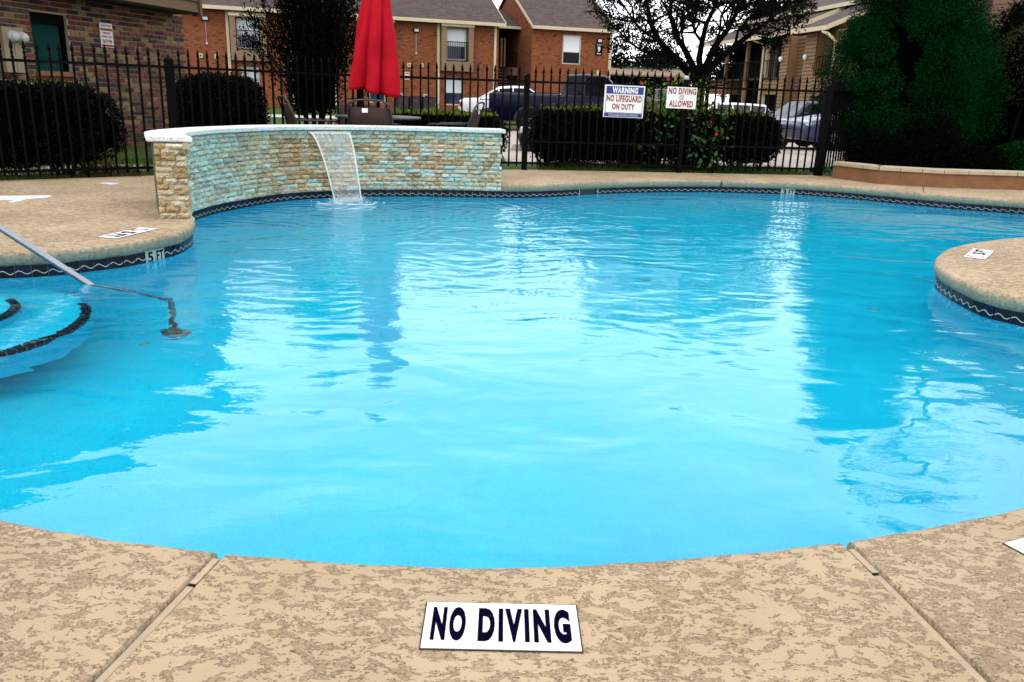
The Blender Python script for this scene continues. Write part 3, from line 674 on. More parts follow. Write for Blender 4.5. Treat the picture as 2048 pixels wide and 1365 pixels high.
def float_leaf(x, y, L, ang, mt, label):
    p = G(x, y, W_Z); m = MB(); n = 6; vs = []
    for i in range(n + 1):
        t = i/n; w = L * .2 * math.sin(math.pi * min(1, t*1.02)); z = .004 + .006 * (2*t-1)**2; vs += [(L*(t-.5), -w, z), (L*(t-.5), 0, z-.003), (L*(t-.5), w, z)]
    m.add(vs, [(i*3+k, i*3+k+3, i*3+k+4, i*3+k+1) for i in range(n) for k in (0, 1)]); o = m.build('floating_leaf', mt); o.location = (p.x, p.y, W_Z - .001); o.rotation_euler = (0, 0, ang)
    props(o, label, 'leaf', 'fallen leaves floating on the pool')
float_leaf(288, 690, .05, .6, M_DEADLEAF, 'curled brown leaf floating left near the handrail foot'); float_leaf(1748, 621, .075, -.2, M_OLIVE, 'slim olive leaf floating before the rounded deck point at right'); float_leaf(1291, 562, .09, .1, M_OLIVE, 'thin olive leaf floating in the middle of the pool')

# ------------------------------------------------------------------ ground beyond the deck
def sheet(name, pts, z, mat, kind='structure'):
    m = MB(); m.add([(x, y, z) for x, y in pts], [tuple(range(len(pts)))]); o = m.build(name, mat)
    if o.data.polygons[0].normal.z < 0: o.data.flip_normals()
    return props(o, kind=kind)
def m_ground(name, stops, sc, rough=.95, bs=.5, b=.02):
    t = NT(name); p = t.pos(); n = t.noise(p, sc, 6, .7); n2 = t.noise(p, sc*9, 4, .7)
    c = t.mix(.45, t.ramp(n, stops), t.ramp(n2, stops)); t.base(c); t.b.inputs['Roughness'].default_value = rough; t.b.inputs['Specular IOR Level'].default_value = .15
    t.link(t.bump(n2, bs, b), t.b.inputs['Normal']); return t.mat
M_LAWN = m_ground('lawn_grass', [(.25, (.012, .025, .003)), (.5, (.03, .06, .005)), (.75, (.09, .12, .012))], .8)
M_LOT = m_ground('lot_concrete', [(.2, (.30, .25, .22)), (.5, (.42, .365, .33)), (.8, (.55, .49, .45))], .7, bs=.2)
M_WALK = m_ground('walk_concrete', [(.2, (.36, .34, .33)), (.8, (.52, .50, .49))], .8, bs=.2)
M_MULCH = m_ground('mulch', [(.25, (.03, .012, .004)), (.6, (.14, .06, .02)), (.8, (.22, .12, .03))], 1.2)
sheet('ground', [(-900,-900),(900,-900),(900,900),(-900,900)], -1.70, M_LAWN)
def sst(t): t = max(0.0, min(1.0, t)); return t*t*(3-2*t)
def gz(x, y): return -.03 - .5 * sst((x - 2.5) / 8) * sst((y - 15) / 13)
def in_poly(x, y, P):
    c = False; n = len(P)
    for i in range(n):
        (x0, y0), (x1, y1) = P[i], P[(i+1) % n]
        if (y0 > y) != (y1 > y) and x < (x1-x0)*(y-y0)/(y1-y0) + x0: c = not c
    return c
def terrain(name, P, mat, lift, seg=1.6):
    """a gridded sheet following the gentle fall of the land"""
    bmt = bmesh.new(); f = bmt.faces.new([bmt.verts.new((x, y, 0)) for x, y in P]); bmesh.ops.triangulate(bmt, faces=[f])
    lo = (min(p[0] for p in P), min(p[1] for p in P)); hi = (max(p[0] for p in P), max(p[1] for p in P))
    for ax in (0, 1):
        c = max(lo[ax], -8) + seg
        while c < min(hi[ax], 60 if ax else 34):
            bmesh.ops.bisect_plane(bmt, geom=bmt.verts[:] + bmt.edges[:] + bmt.faces[:], plane_co=(c, c, 0), plane_no=(1-ax, ax, 0)); c += seg
    for v in bmt.verts: v.co.z = gz(v.co.x, v.co.y) + lift
    bmesh.ops.recalc_face_normals(bmt, faces=bmt.faces)
    for f in bmt.faces:
        if f.normal.z < 0: f.normal_flip()
    me = bpy.data.meshes.new(name); bmt.to_mesh(me); bmt.free(); me.materials.append(mat); o = bpy.data.objects.new(name, me); COL.objects.link(o); return props(o, kind='structure')
terrain('lawn', [(-60,5.45),(-9.5,5.45),(-5.5,8.95),(-4.1,10.1),(-1.9,11.3),(.1,12.38),(4.62,13.0),(4.9,12.85),(7.0,11.95),(10.5,10.9),(60,6),(60,110),(-60,110)], M_LAWN, 0.0)
sheet('lawn', [(-60,-30),(60,-30),(60,6),(10.5,10.9),(10.5,-1.6),(-9.5,-1.6),(-9.5,5.45),(-60,5.45)], -.03, M_LAWN)
def gg(x, y, z=-.03): p = G(x, y, z); return (p.x, p.y)
terrain('parking_lot', [(-.2,14.0),(5.6,14.6),(12,14.4),(58,12),(58,80),(8,80),(5,46),(1.0,40),(-.6,22)], M_LOT, .008)
sheet('sidewalk', [(-14,8.6),(-7.6,8.1),(-5.2,10.3),(-4.4,11.0),(-5.2,11.6),(-8.2,9.1),(-14,9.8)], -.022, M_WALK)
sheet('sidewalk', [(-14,30.0),(-4.2,33.0),(-4.4,36.5),(-14,33.5)], -.018, M_WALK)
sheet('mulch_bed', [(-6.6,22),(-3.6,22),(-3.2,37),(-6.4,37)], -.0235, M_MULCH)
sheet('mulch_bed', [(-6.3,10.6),(-5.2,11.2),(-4.3,10.35),(-5.0,9.75)], -.0225, M_MULCH)
# grass blades: a fringe along the fence and tufts over the nearer lawn
def blades(name, pts, h, mat, kind='stuff', w=.006):
    n = len(pts); a = RNG.uniform(0, 2*np.pi, n); hh = h * RNG.uniform(.5, 1.3, n); lean = RNG.uniform(.1, .6, n) * hh; dx, dy = np.cos(a), np.sin(a)
    P = np.asarray(pts); b1 = P + np.stack([-dy*w, dx*w, 0*a], 1); b2 = P - np.stack([-dy*w, dx*w, 0*a], 1); tp = P + np.stack([dx*lean, dy*lean, hh], 1)
    v = np.stack([b1, b2, tp], 1).reshape(-1, 3); f = np.arange(3*n).reshape(-1, 3); return props(np_mesh(name, v, f, mat, kind=kind), kind=kind)
def m_leaf(name, cols, rough=.45, trans=.25, spec=.35):
    t = NT(name); g = t.new('NewGeometry'); c = t.ramp(g.outputs['Random Per Island'], [(i/max(1, len(cols)-1), q) for i, q in enumerate(cols)])
    t.base(c); t.b.inputs['Roughness'].default_value = rough; t.b.inputs['Specular IOR Level'].default_value = spec
    if trans:
        tl = t.new('BsdfTranslucent'); t.link(c, tl.inputs['Color']); m = t.new('MixShader'); m.inputs[0].default_value = trans; t.link(t.b.outputs[0], m.inputs[1]); t.link(tl.outputs[0], m.inputs[2]); t.link(m.outputs[0], t.out.inputs['Surface'])
    return t.mat
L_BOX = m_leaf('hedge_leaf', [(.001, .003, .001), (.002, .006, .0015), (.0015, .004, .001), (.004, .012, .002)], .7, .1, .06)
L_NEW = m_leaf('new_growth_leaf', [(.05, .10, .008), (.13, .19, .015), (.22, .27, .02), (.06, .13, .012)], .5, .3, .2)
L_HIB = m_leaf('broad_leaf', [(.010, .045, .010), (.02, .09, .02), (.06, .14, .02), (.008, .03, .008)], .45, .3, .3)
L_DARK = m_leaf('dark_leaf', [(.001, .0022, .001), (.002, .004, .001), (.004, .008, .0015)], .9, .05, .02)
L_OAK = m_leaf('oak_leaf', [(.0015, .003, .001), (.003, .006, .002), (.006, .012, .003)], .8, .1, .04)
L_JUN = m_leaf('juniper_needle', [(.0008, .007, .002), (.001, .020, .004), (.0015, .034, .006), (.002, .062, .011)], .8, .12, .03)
L_GRASS = m_leaf('grass_blade', [(.03, .07, .008), (.06, .12, .012), (.12, .16, .02)], .6, .3, .1)
M_BARK = simple('dark_bark', (.004, .003, .0025), .95, .4, 12, bump=.5, spec=.05); M_BARK2 = simple('pine_bark', (.055, .032, .022), .9, .4, 9, bump=.5)
M_FLOWER = simple('red_petal', (.55, .01, .02), .6)
pts = [];
for _ in range(14000):
    t = random.random(); y = None
    x = random.uniform(.3, 4.5); base = 12.38 + (x - .1) * (12.95 - 12.38) / 4.5; pts.append((x, base + .06 + random.random()**1.5 * 1.5, -.03))
blades('grass', pts, .07, L_GRASS)
pts = [(random.uniform(-9, -4.3), 0, -.03) for _ in range(16000)]; pts = [(x, 8.95 + (x + 5.5) * .83 + random.random() * 3.5, z) for x, _, z in pts]; blades('grass', pts, .06, L_GRASS)

# ------------------------------------------------------------------ leaves, hedges, bushes, trees
def leaf_cards(P, D, size, aspect=.5, fold=.25, jit=.8):
    """bent rhombic leaves at P growing roughly along D"""
    n = len(P); D = D + RNG.normal(0, jit, (n, 3)); D /= np.linalg.norm(D, axis=1)[:, None]
    S = np.cross(D, RNG.normal(0, 1, (n, 3))); S /= np.linalg.norm(S, axis=1)[:, None]; N = np.cross(D, S)
    L = (size * RNG.uniform(.6, 1.3, n))[:, None]; W = L * aspect * .5
    a = P; b = P + D*L*.45 + S*W + N*L*fold*.3; c = P + D*L; d = P + D*L*.45 - S*W + N*L*fold*.3
    return np.stack([a, b, c, d], 1).reshape(-1, 3), np.arange(4*n).reshape(-1, 4)
def foliage(name, P, D, size, mat, parent, **kw):
    v, q = leaf_cards(np.asarray(P, float), np.asarray(D, float), size, **kw); return np_mesh(name, v, q, mat, parent, kind='stuff')
def superbox(n, c, e, rz, k=4.0, shell=.16, rough=.05):
    """points near the surface of a rounded box (centre c, half extents e) and outward directions"""
    d = RNG.normal(0, 1, (n, 3)); d /= np.linalg.norm(d, axis=1)[:, None]; e = np.array(e)
    # sample more evenly over the faces of the box
    m = RNG.uniform(-1, 1, (n, 3)) * e; ax = RNG.choice(3, n, p=np.array([e[1]*e[2], e[0]*e[2], e[0]*e[1]])/(e[1]*e[2]+e[0]*e[2]+e[0]*e[1])); m[np.arange(n), ax] = np.sign(RNG.uniform(-1, 1, n)) * e[ax]
    r = (np.abs(m / e) ** k).sum(1) ** (1/k); p = m / r[:, None] * 1.0; p *= 1.0
    nr = np.sign(p) * np.abs(p / e) ** (k-1) / e; nr /= np.linalg.norm(nr, axis=1)[:, None]
    bump = rough * (np.sin(p[:, 0]*5.3 + p[:, 2]*3.1) + np.sin(p[:, 1]*6.1 - p[:, 2]*4.7 + 1.3) + np.sin(p[:, 0]*13.1 + p[:, 1]*11.2))*.5
    p = p - nr * (shell * RNG.random(n) ** 1.6 - bump - .09 * (RNG.random(n) < .05) * RNG.random(n))[:, None]
    cz, sz = math.cos(rz), math.sin(rz); Rz_ = np.array([[cz, -sz, 0], [sz, cz, 0], [0, 0, 1]]); return p @ Rz_.T + np.array(c), nr @ Rz_.T
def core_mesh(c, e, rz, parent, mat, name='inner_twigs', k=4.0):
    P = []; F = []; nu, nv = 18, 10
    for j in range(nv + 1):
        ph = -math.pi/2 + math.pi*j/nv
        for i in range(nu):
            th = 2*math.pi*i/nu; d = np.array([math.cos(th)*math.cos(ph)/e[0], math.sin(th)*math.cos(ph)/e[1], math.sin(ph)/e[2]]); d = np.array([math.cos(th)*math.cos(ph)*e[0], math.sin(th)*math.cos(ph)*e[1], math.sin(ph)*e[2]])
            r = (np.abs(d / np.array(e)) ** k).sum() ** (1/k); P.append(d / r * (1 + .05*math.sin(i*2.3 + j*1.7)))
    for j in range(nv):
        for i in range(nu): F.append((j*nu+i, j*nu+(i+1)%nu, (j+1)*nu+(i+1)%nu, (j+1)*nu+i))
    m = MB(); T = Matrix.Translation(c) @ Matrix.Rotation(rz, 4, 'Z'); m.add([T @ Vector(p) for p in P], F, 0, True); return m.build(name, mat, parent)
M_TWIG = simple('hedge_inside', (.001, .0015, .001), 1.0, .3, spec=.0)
def hedge(name, label, cat, c, e, rz, n, size, top=900, stems=8, zb=-.03, group=None, mat=None, shell=.11, rough=.03, core=.94):
    mat = mat or L_BOX; root = thing(name, label, cat, (c[0], c[1], zb), group=group)
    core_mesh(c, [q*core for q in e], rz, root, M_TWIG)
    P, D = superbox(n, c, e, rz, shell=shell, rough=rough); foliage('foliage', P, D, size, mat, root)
    if top:
        P, D = superbox(top*4, c, e, rz, shell=.03, rough=rough); kz = P[:, 2] > c[2] + e[2]*.86; P = P[kz][:top]; D = D[kz][:top]; foliage('new_growth', P, D + np.array([0, 0, .8]), size*1.1, L_NEW, root, jit=.5)
    m = MB(); rd = random.Random(int(c[0]*100)); ux, uy = math.cos(rz), math.sin(rz)
    for k in range(stems):
        t = rd.uniform(-.85, .85)*e[0]; q = rd.uniform(-.4, .4)*e[1]; b = Vector((c[0]+ux*t-uy*q, c[1]+uy*t+ux*q, zb)); 
        for _ in range(3):
            d = Vector((rd.uniform(-.22, .22), rd.uniform(-.15, .15), c[2]-e[2]*.6-zb+.1)); m.tube([b, b+d*.5+Vector((rd.uniform(-.04,.04),0,0)), b+d], [.016, .013, .009], 5)
    props(m.build('stems', M_BARK, root), kind='stuff'); return root
def on(p, q, t): return (p[0]*(1-t)+q[0]*t, p[1]*(1-t)+q[1]*t)
# left hedge, behind the left fence
Lc = FEN['C']; L0 = FEN['L0']; ang = math.atan2(Lc[1]-8.95, Lc[0]+5.5)
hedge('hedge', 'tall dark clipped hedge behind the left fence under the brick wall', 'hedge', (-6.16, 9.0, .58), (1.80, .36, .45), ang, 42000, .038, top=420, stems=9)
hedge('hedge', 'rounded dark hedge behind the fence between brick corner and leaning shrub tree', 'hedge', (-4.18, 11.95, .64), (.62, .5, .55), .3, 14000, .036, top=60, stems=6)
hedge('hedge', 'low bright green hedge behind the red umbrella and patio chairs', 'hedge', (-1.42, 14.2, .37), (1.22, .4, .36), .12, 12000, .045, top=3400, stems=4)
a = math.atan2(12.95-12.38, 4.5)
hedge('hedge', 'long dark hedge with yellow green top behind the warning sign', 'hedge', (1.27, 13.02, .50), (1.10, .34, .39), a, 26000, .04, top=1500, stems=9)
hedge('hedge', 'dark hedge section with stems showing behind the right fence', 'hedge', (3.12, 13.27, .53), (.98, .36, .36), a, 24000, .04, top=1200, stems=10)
# loose hibiscus between the two hedge sections, pushing through the fence
hib = thing('hibiscus_shrub', 'leafy yellow green shrub with red blooms behind the no diving allowed sign', 'shrub', (2.3, 13.05, -.03))
P = []; D = []
for k in range(230):
    t = random.random(); x0 = random.uniform(1.75, 3.0); tx = x0 + random.uniform(-.3, .35); z1 = random.uniform(.5, 1.42) if x0 < 2.75 else random.uniform(.3, 1.0); y0 = 12.95 + random.uniform(-.12, .45)
    for j in range(26):
        q = random.random()**.6; P.append((x0 + (tx-x0)*q + random.gauss(0, .05), y0 + random.gauss(0, .05), z1*q)); D.append((random.uniform(-.5,.5), -.5, .5))
P = np.array(P); D = np.array(D); hi = P[:, 2] > .80 + RNG.normal(0, .12, len(P))
foliage('foliage', P[~hi], D[~hi], .06, L_DARK, hib, aspect=.6); foliage('foliage', P[hi], D[hi], .062, L_NEW, hib, aspect=.55)
kk = RNG.random(len(P)) < .10; kk &= ~hi; foliage('broad_leaves', P[kk] + np.array([0, -.22, 0]), D[kk], .085, L_HIB, hib, aspect=.62)
m = MB()
for k in range(26):
    x0 = random.uniform(1.9, 2.9); m.tube([(x0, 13.0, -.03), (x0+random.uniform(-.08,.08), 13.0, .5), (x0+random.uniform(-.2,.2), 13.0+random.uniform(-.1,.1), 1.1)], [.012, .009, .005], 5)
props(m.build('stems', M_BARK, hib), kind='stuff')
for x, y in ((1280,166),(1336,158),(1424,245),(1433,268),(1440,189)):
    p = V(x, y, 12.75); m = MB()
    for q in range(5): aa = q*1.256; m.add([p, p+Vector((math.cos(aa-.5)*.022, -.012, math.sin(aa-.5)*.022)), p+Vector((math.cos(aa)*.034, -.01, math.sin(aa)*.034)), p+Vector((math.cos(aa+.5)*.022, -.012, math.sin(aa+.5)*.022))], [(0,1,2,3)])
    m.build('bloom', M_FLOWER, hib)
# ground plants at the foot of the right hedge, in front of the fence
def ground_plant(c, r, h, n, size, label, mat=None, name='ground_plant'):
    root = thing(name, label, 'plant', (c[0], c[1], 0), group='low plants at the foot of the fence'); P = []; D = []
    for k in range(n):
        a = random.uniform(0, 6.283); q = r*math.sqrt(random.random()); P.append((c[0]+math.cos(a)*q*1.6, c[1]+math.sin(a)*q*.45, .01+random.random()*h*(1-.6*q/r))); D.append((math.cos(a), math.sin(a)-.3, .8))
    foliage('foliage', P, D, size, mat or L_HIB, root, aspect=.5); m = MB()
    for k in range(5): a = random.uniform(0, 6.283); m.tube([(c[0], c[1], 0), (c[0]+math.cos(a)*r*.8, c[1]+math.sin(a)*r*.3, h*.7)], [.006, .003], 4)
    props(m.build('stems', M_BARK, root), kind='stuff')
pq = g2(1375, 342, 0); ground_plant(pq, .30, .30, 260, .075, 'broad leaved green plant at the hedge foot below the no diving allowed sign')
pq = g2(1450, 346, 0); ground_plant(pq, .26, .18, 420, .045, 'small leaved bright plant spilling onto the deck right of the broad leaved one')
pq = g2(1640, 351, 0); ground_plant(pq, .14, .20, 160, .05, 'little green weed against the right end post of the fence')
pq = (-4.75, 9.75); ground_plant(pq, .22, .16, 300, .05, 'reddish low plant behind the left fence beside the wall end', m_leaf('russet_leaf', [(.05,.02,.01),(.10,.03,.015),(.03,.05,.01)]))

def limb_tree(name, label, limbs, trunkmat, group=None, base=None):
    root = thing(name, label, 'tree', base, group=group); m = MB()
    for pts, r0, r1 in limbs: n = len(pts); m.tube(pts, [r0 + (r1-r0)*i/(n-1) for i in range(n)], 8)
    m.build('trunk', trunkmat, root); return root
def jit_line(a, b, n, j, rd):
    a = Vector(a); b = Vector(b); return [a.lerp(b, i/n) + (Vector((rd.gauss(0, j), rd.gauss(0, j), rd.gauss(0, j))) if 0 < i < n else Vector()) for i in range(n+1)]
# crape myrtle between hedge and umbrella
cm = V(628, 215, 15.0); rd = random.Random(11); base = Vector((cm.x, cm.y, -.03)); limbs = []; P = []; D = []
for k in range(7): a = rd.uniform(0, 6.28); limbs.append((jit_line(base + Vector((math.cos(a)*.06, math.sin(a)*.06, 0)), base + Vector((math.cos(a)*.32, math.sin(a)*.32, 1.25)), 4, .02, rd), .035, .02))
ends = []
for k in range(120):
    a = rd.uniform(0, 6.28); sp = rd.random()**.7; top = base + Vector((math.cos(a)*1.22*sp, math.sin(a)*.95*sp, 3.35 - 1.35*sp**1.5 + rd.uniform(-.25, .3))); st = base + Vector((math.cos(a)*.22*sp, math.sin(a)*.22*sp, rd.uniform(.7, 1.3)))
    ln = jit_line(st, top, 5, .035, rd); limbs.append((ln, .012, .004)); dirn = (top - st).normalized()
    for j in range(150):
        q = rd.random()**.8; i = min(4, int(q*5)); p = ln[i].lerp(ln[i+1], q*5-i); w = .055 + .11*(1-q); P.append(p + Vector((rd.gauss(0, w), rd.gauss(0, w), rd.gauss(0, w)))); D.append(dirn*.8 + Vector((rd.gauss(0,.5), rd.gauss(0,.5), .2)))
for k in range(9000):
    a = rd.uniform(0, 6.28); q = rd.random()**.5; z = rd.uniform(.65, 2.5); w = .28 + .30*(z/2.5); P.append(base + Vector((math.cos(a)*q*w, math.sin(a)*q*w, z))); D.append(Vector((math.cos(a), math.sin(a), .6)))
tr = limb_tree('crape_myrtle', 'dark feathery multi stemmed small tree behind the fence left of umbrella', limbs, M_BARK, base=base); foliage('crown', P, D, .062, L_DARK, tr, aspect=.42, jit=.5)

# the big oak behind the fence: limbs fan out, broken crown with sky showing through
OD = 24.0
def ok(x, y, dd=0.0): return V(x, y, OD + dd)
LB = [([(1392,232),(1394,200),(1397,176),(1400,150)], .34, .27, 0), ([(1398,165),(1372,140),(1345,112),(1318,82),(1300,45),(1290,-20)], .20, .07, .5),
      ([(1399,160),(1385,132),(1370,100),(1352,72),(1340,30),(1345,-40)], .17, .06, -.8), ([(1402,150),(1398,118),(1404,85),(1412,50),(1428,18),(1445,-40)], .16, .06, .6),
      ([(1403,150),(1418,120),(1430,92),(1455,60),(1472,28),(1500,-20)], .18, .06, -.5), ([(1404,155),(1436,122),(1470,92),(1505,66),(1538,42),(1570,10)], .19, .05, 1.2),
      ([(1345,112),(1310,108),(1280,100),(1258,84),(1235,60)], .08, .03, .8), ([(1404,85),(1390,66),(1384,44),(1372,10)], .07, .03, 1.4), ([(1430,92),(1440,62),(1442,32),(1456,5)], .07, .03, -1.2),
      ([(1470,92),(1476,62),(1500,36),(1512,8)], .07, .03, .4), ([(1318,82),(1290,66),(1268,44),(1250,15)], .07, .03, -1.1), ([(1370,100),(1362,62),(1372,36),(1390,12)], .06, .02, -1.6), ([(1505,66),(1530,70),(1558,60),(1580,62)], .05, .02, 1.8)]
limbs = []; tips = []
for pts, r0, r1, dd in LB:
    n = len(pts); w = [ok(x, y, dd*i/(n-1)) for i, (x, y) in enumerate(pts)]; limbs.append((w, r0*.62, r1*.7)); tips += w[max(1, n-3):]
rd = random.Random(5); P = []; D = []
for k in range(150):
    s_ = rd.choice(tips); e_ = s_ + Vector((rd.gauss(0, .55), rd.gauss(0, .7), abs(rd.gauss(.35, .5)))); limbs.append((jit_line(s_, e_, 3, .06, rd), .03, .01))
# clumps over the crown as seen in the photograph plus the part above the frame
blobs = []
for x, y, r in [(1225,10,30),(1262,30,30),(1250,66,24),(1290,8,34),(1300,60,26),(1330,24,34),(1370,2,34),(1345,76,20),(1402,14,26),(1440,-6,34),(1480,6,26),(1520,2,30),(1560,-4,36),(1600,12,26),(1505,40,22),(1540,56,24),(1575,34,22),(1468,46,16),(1388,44,14),(1232,92,14),(1275,92,15),(1330,96,14),(1610,-30,40),(1200,-10,22),(1425,60,12),(1520,80,16),(1560,84,16),(1300,110,10),(1215,38,14)]:
    for q in range(max(3, int(r/4.2))): blobs.append((ok(x + rd.gauss(0, r*.5), y + rd.gauss(0, r*.42), rd.uniform(-2, 2)), rd.uniform(.14, .40)))
for q in range(120): blobs.append((ok(rd.uniform(1230, 1600), rd.uniform(-130, -10), rd.uniform(-2.2, 2.2)), rd.uniform(.25, .55)))
for c, r in blobs:
    for j in range(int(118*r/.35)):
        d = Vector((rd.gauss(0,1), rd.gauss(0,1), rd.gauss(0,.75))); d = d.normalized() * r * rd.random()**.45; P.append(c + d); D.append(d)
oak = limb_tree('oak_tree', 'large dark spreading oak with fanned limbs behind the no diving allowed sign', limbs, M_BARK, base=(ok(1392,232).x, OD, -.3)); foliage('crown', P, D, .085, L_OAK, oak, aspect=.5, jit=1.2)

# conifer and the dark shrubs above the planter
def puff_tree(name, label, base, env, nl, per, size, mat, trunk_r, jz=.8, core=.78, dens=1.0, lobe=(.10,.22)):
    """env: list of (z, half width, x shift); tufts of short needles over the envelope"""
    root = thing(name, label, 'tree', base); rd = random.Random(int(base[0]*77)); P = []; D = []; zs = [e[0] for e in env]
    def at(z):
        for (z0, w0, x0), (z1, w1, x1) in zip(env[:-1], env[1:]):
            if z0 <= z <= z1: t = (z-z0)/(z1-z0); return w0*(1-t)+w1*t, x0*(1-t)+x1*t
        return env[-1][1], env[-1][2]
    for k in range(nl):
        z = zs[0] + (zs[-1]-zs[0]) * rd.random(); w, xs = at(z); a = rd.uniform(0, 6.283); r = w * rd.uniform(.72, 1.08); c = np.array([base[0]+xs+math.cos(a)*r, base[1]+math.sin(a)*r*.9, base[2]+z]); o_ = np.array([math.cos(a), math.sin(a), jz]); o_ /= np.linalg.norm(o_); R_ = rd.uniform(*lobe)
        d = RNG.normal(0, 1, (per, 3)); d /= np.linalg.norm(d, axis=1)[:, None]; d = d + o_*.55; q = c + d * (R_ * RNG.random(per)**.35)[:, None]; P.append(q); D.append(d)
    foliage('crown', np.concatenate(P), np.concatenate(D), size, mat, root, aspect=.34, jit=.9, fold=.2)
    m = MB(); n = 20; vs = []
    for j in range(9):
        z = zs[0] + (zs[-1]-zs[0])*j/8; w, xs = at(z); w *= core
        for i in range(n): a = 6.2832*i/n; ww = w*(1+.10*math.sin(3*a+j)+.06*math.sin(7*a+2*j)); vs.append((base[0]+xs+math.cos(a)*ww, base[1]+math.sin(a)*ww*.9, base[2]+z*(.97 if j == 8 else 1)))
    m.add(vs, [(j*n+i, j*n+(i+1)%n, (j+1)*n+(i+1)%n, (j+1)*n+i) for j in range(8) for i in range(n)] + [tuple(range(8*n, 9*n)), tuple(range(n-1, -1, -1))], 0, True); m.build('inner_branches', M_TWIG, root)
    m = MB(); m.tube([(base[0], base[1], base[2]), (base[0]+env[len(env)//2][2], base[1], base[2]+zs[-1]*.6)], [trunk_r, trunk_r*.5], 8); m.build('trunk', M_BARK, root); return root
jb = V(1800, 300, 13.9)
puff_tree('juniper_tree', 'big tufted bright edged juniper rising from the right planter', (jb.x, 13.9, .2), [(.0,.75,.1),(.5,1.0,.0),(.95,1.08,-.02),(1.3,1.20,-.05),(1.75,.98,-.05),(2.2,.86,-.12),(2.7,.76,-.18),(3.2,.64,-.16),(3.7,.42,-.1),(4.0,.12,-.05)], 420, 760, .036, L_JUN, .12, lobe=(.14,.32), core=.74)
db = V(2010, 300, 14.6)
puff_tree('evergreen_tree', 'very dark broad evergreen at the right edge behind the planter', (db.x, 14.6, .1), [(0,1.1,-.1),(.35,1.25,0),(.7,1.3,0),(1.2,1.25,.05),(1.7,1.15,.15),(2.1,.95,.2),(2.4,.55,.25),(2.55,.15,.25)], 260, 260, .06, L_DARK, .14, lobe=(.12,.28))
sb = V(1965, 120, 14.0)
M_SHRUBG = m_leaf('olive_shrub_leaf', [(.010,.016,.004),(.02,.03,.006),(.035,.045,.008)], .7, .15, .1)
for x, y, w, h, n, lab, mt in ((1745,300,.42,.55,60,'dark low shrub behind the left end of the stucco planter',L_DARK),(1850,318,.6,.75,90,'black green shrub in the middle of the stucco planter',L_DARK),(1960,330,.5,.35,70,'spreading dark shrub with green tips on the right of the planter',L_DARK),(2040,328,.5,.42,80,'green trailing shrub overhanging the planter cap at right edge',L_JUN)):
    c = V(x, y, 12.7); P = []; D = []
    root = thing('planter_shrub', lab, 'shrub', (c.x, 12.7, .15), group='shrubs growing in the stucco planter'); rd = random.Random(x)
    for k in range(n*70):
        a = rd.uniform(0, 6.28); ph = rd.random(); r = w*math.sqrt(1-ph*ph*.9)*rd.uniform(.7,1.05); P.append((c.x+math.cos(a)*r, 12.7+math.sin(a)*r*.6, .16+h*ph*rd.uniform(.8,1.1))); D.append((math.cos(a), math.sin(a), .5))
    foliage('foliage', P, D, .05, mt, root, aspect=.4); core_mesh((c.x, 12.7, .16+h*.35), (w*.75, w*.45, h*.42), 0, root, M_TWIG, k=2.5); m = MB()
    for k in range(6): m.tube([(c.x, 12.7, .12), (c.x+rd.uniform(-w,w)*.5, 12.7+rd.uniform(-.1,.1), .16+h*.5)], [.015,.008], 5)
    props(m.build('stems', M_BARK, root), kind='stuff')
# far tree line
def far_tree(x, yb, yt, d, wpx, label, n=5200, zb=-.5):
    c = V(x, yb, d); t = V(x, yt, d); w = wpx/2 * d / F_PX; rd = random.Random(x+yb); h = t.z - zb; root = thing('broadleaf_tree', label, 'tree', (c.x, d, zb), group='trees beyond the parking lot'); P = []; D = []
    lobes = [(rd.uniform(-.7,.7)*w, rd.uniform(-.5,.5)*w, zb + h*rd.uniform(.45,.86), rd.uniform(.25,.5)*w) for _ in range(16)]
    for k in range(n):
        L = rd.choice(lobes); v = Vector((rd.gauss(0,1), rd.gauss(0,1), rd.gauss(0,.8))).normalized()*L[3]*rd.random()**.4; P.append((c.x+L[0]+v.x, d+L[1]+v.y, min(L[2]+v.z, t.z + rd.uniform(-.2,.1)))); D.append(v)
    foliage('crown', P, D, .30 if d > 40 else .2, L_DARK if x % 2 else L_OAK, root, aspect=.6); m = MB(); m.tube([(c.x, d, zb), (c.x+.2, d, zb+h*.4), (c.x, d, zb+h*.7)], [.3,.2,.1], 7); m.build('trunk', M_BARK, root)
far_tree(1262,150,98,70,150,'dark tree mass behind the low tan roof, left one'); far_tree(1345,150,92,74,130,'dark tree mass behind the low tan roof, right one')
far_tree(1590,150,-30,64,200,'tall dark tree rising behind the right building roof', 11000); far_tree(975,60,-14,72,70,'dark treetop showing over the brick building roof gap'); far_tree(1480,170,70,66,120,'dark tree behind the oak trunk, right side', 6000)
far_tree(1700,150,-60,66,160,'dark treetop just left of the juniper behind the gable', 8000)

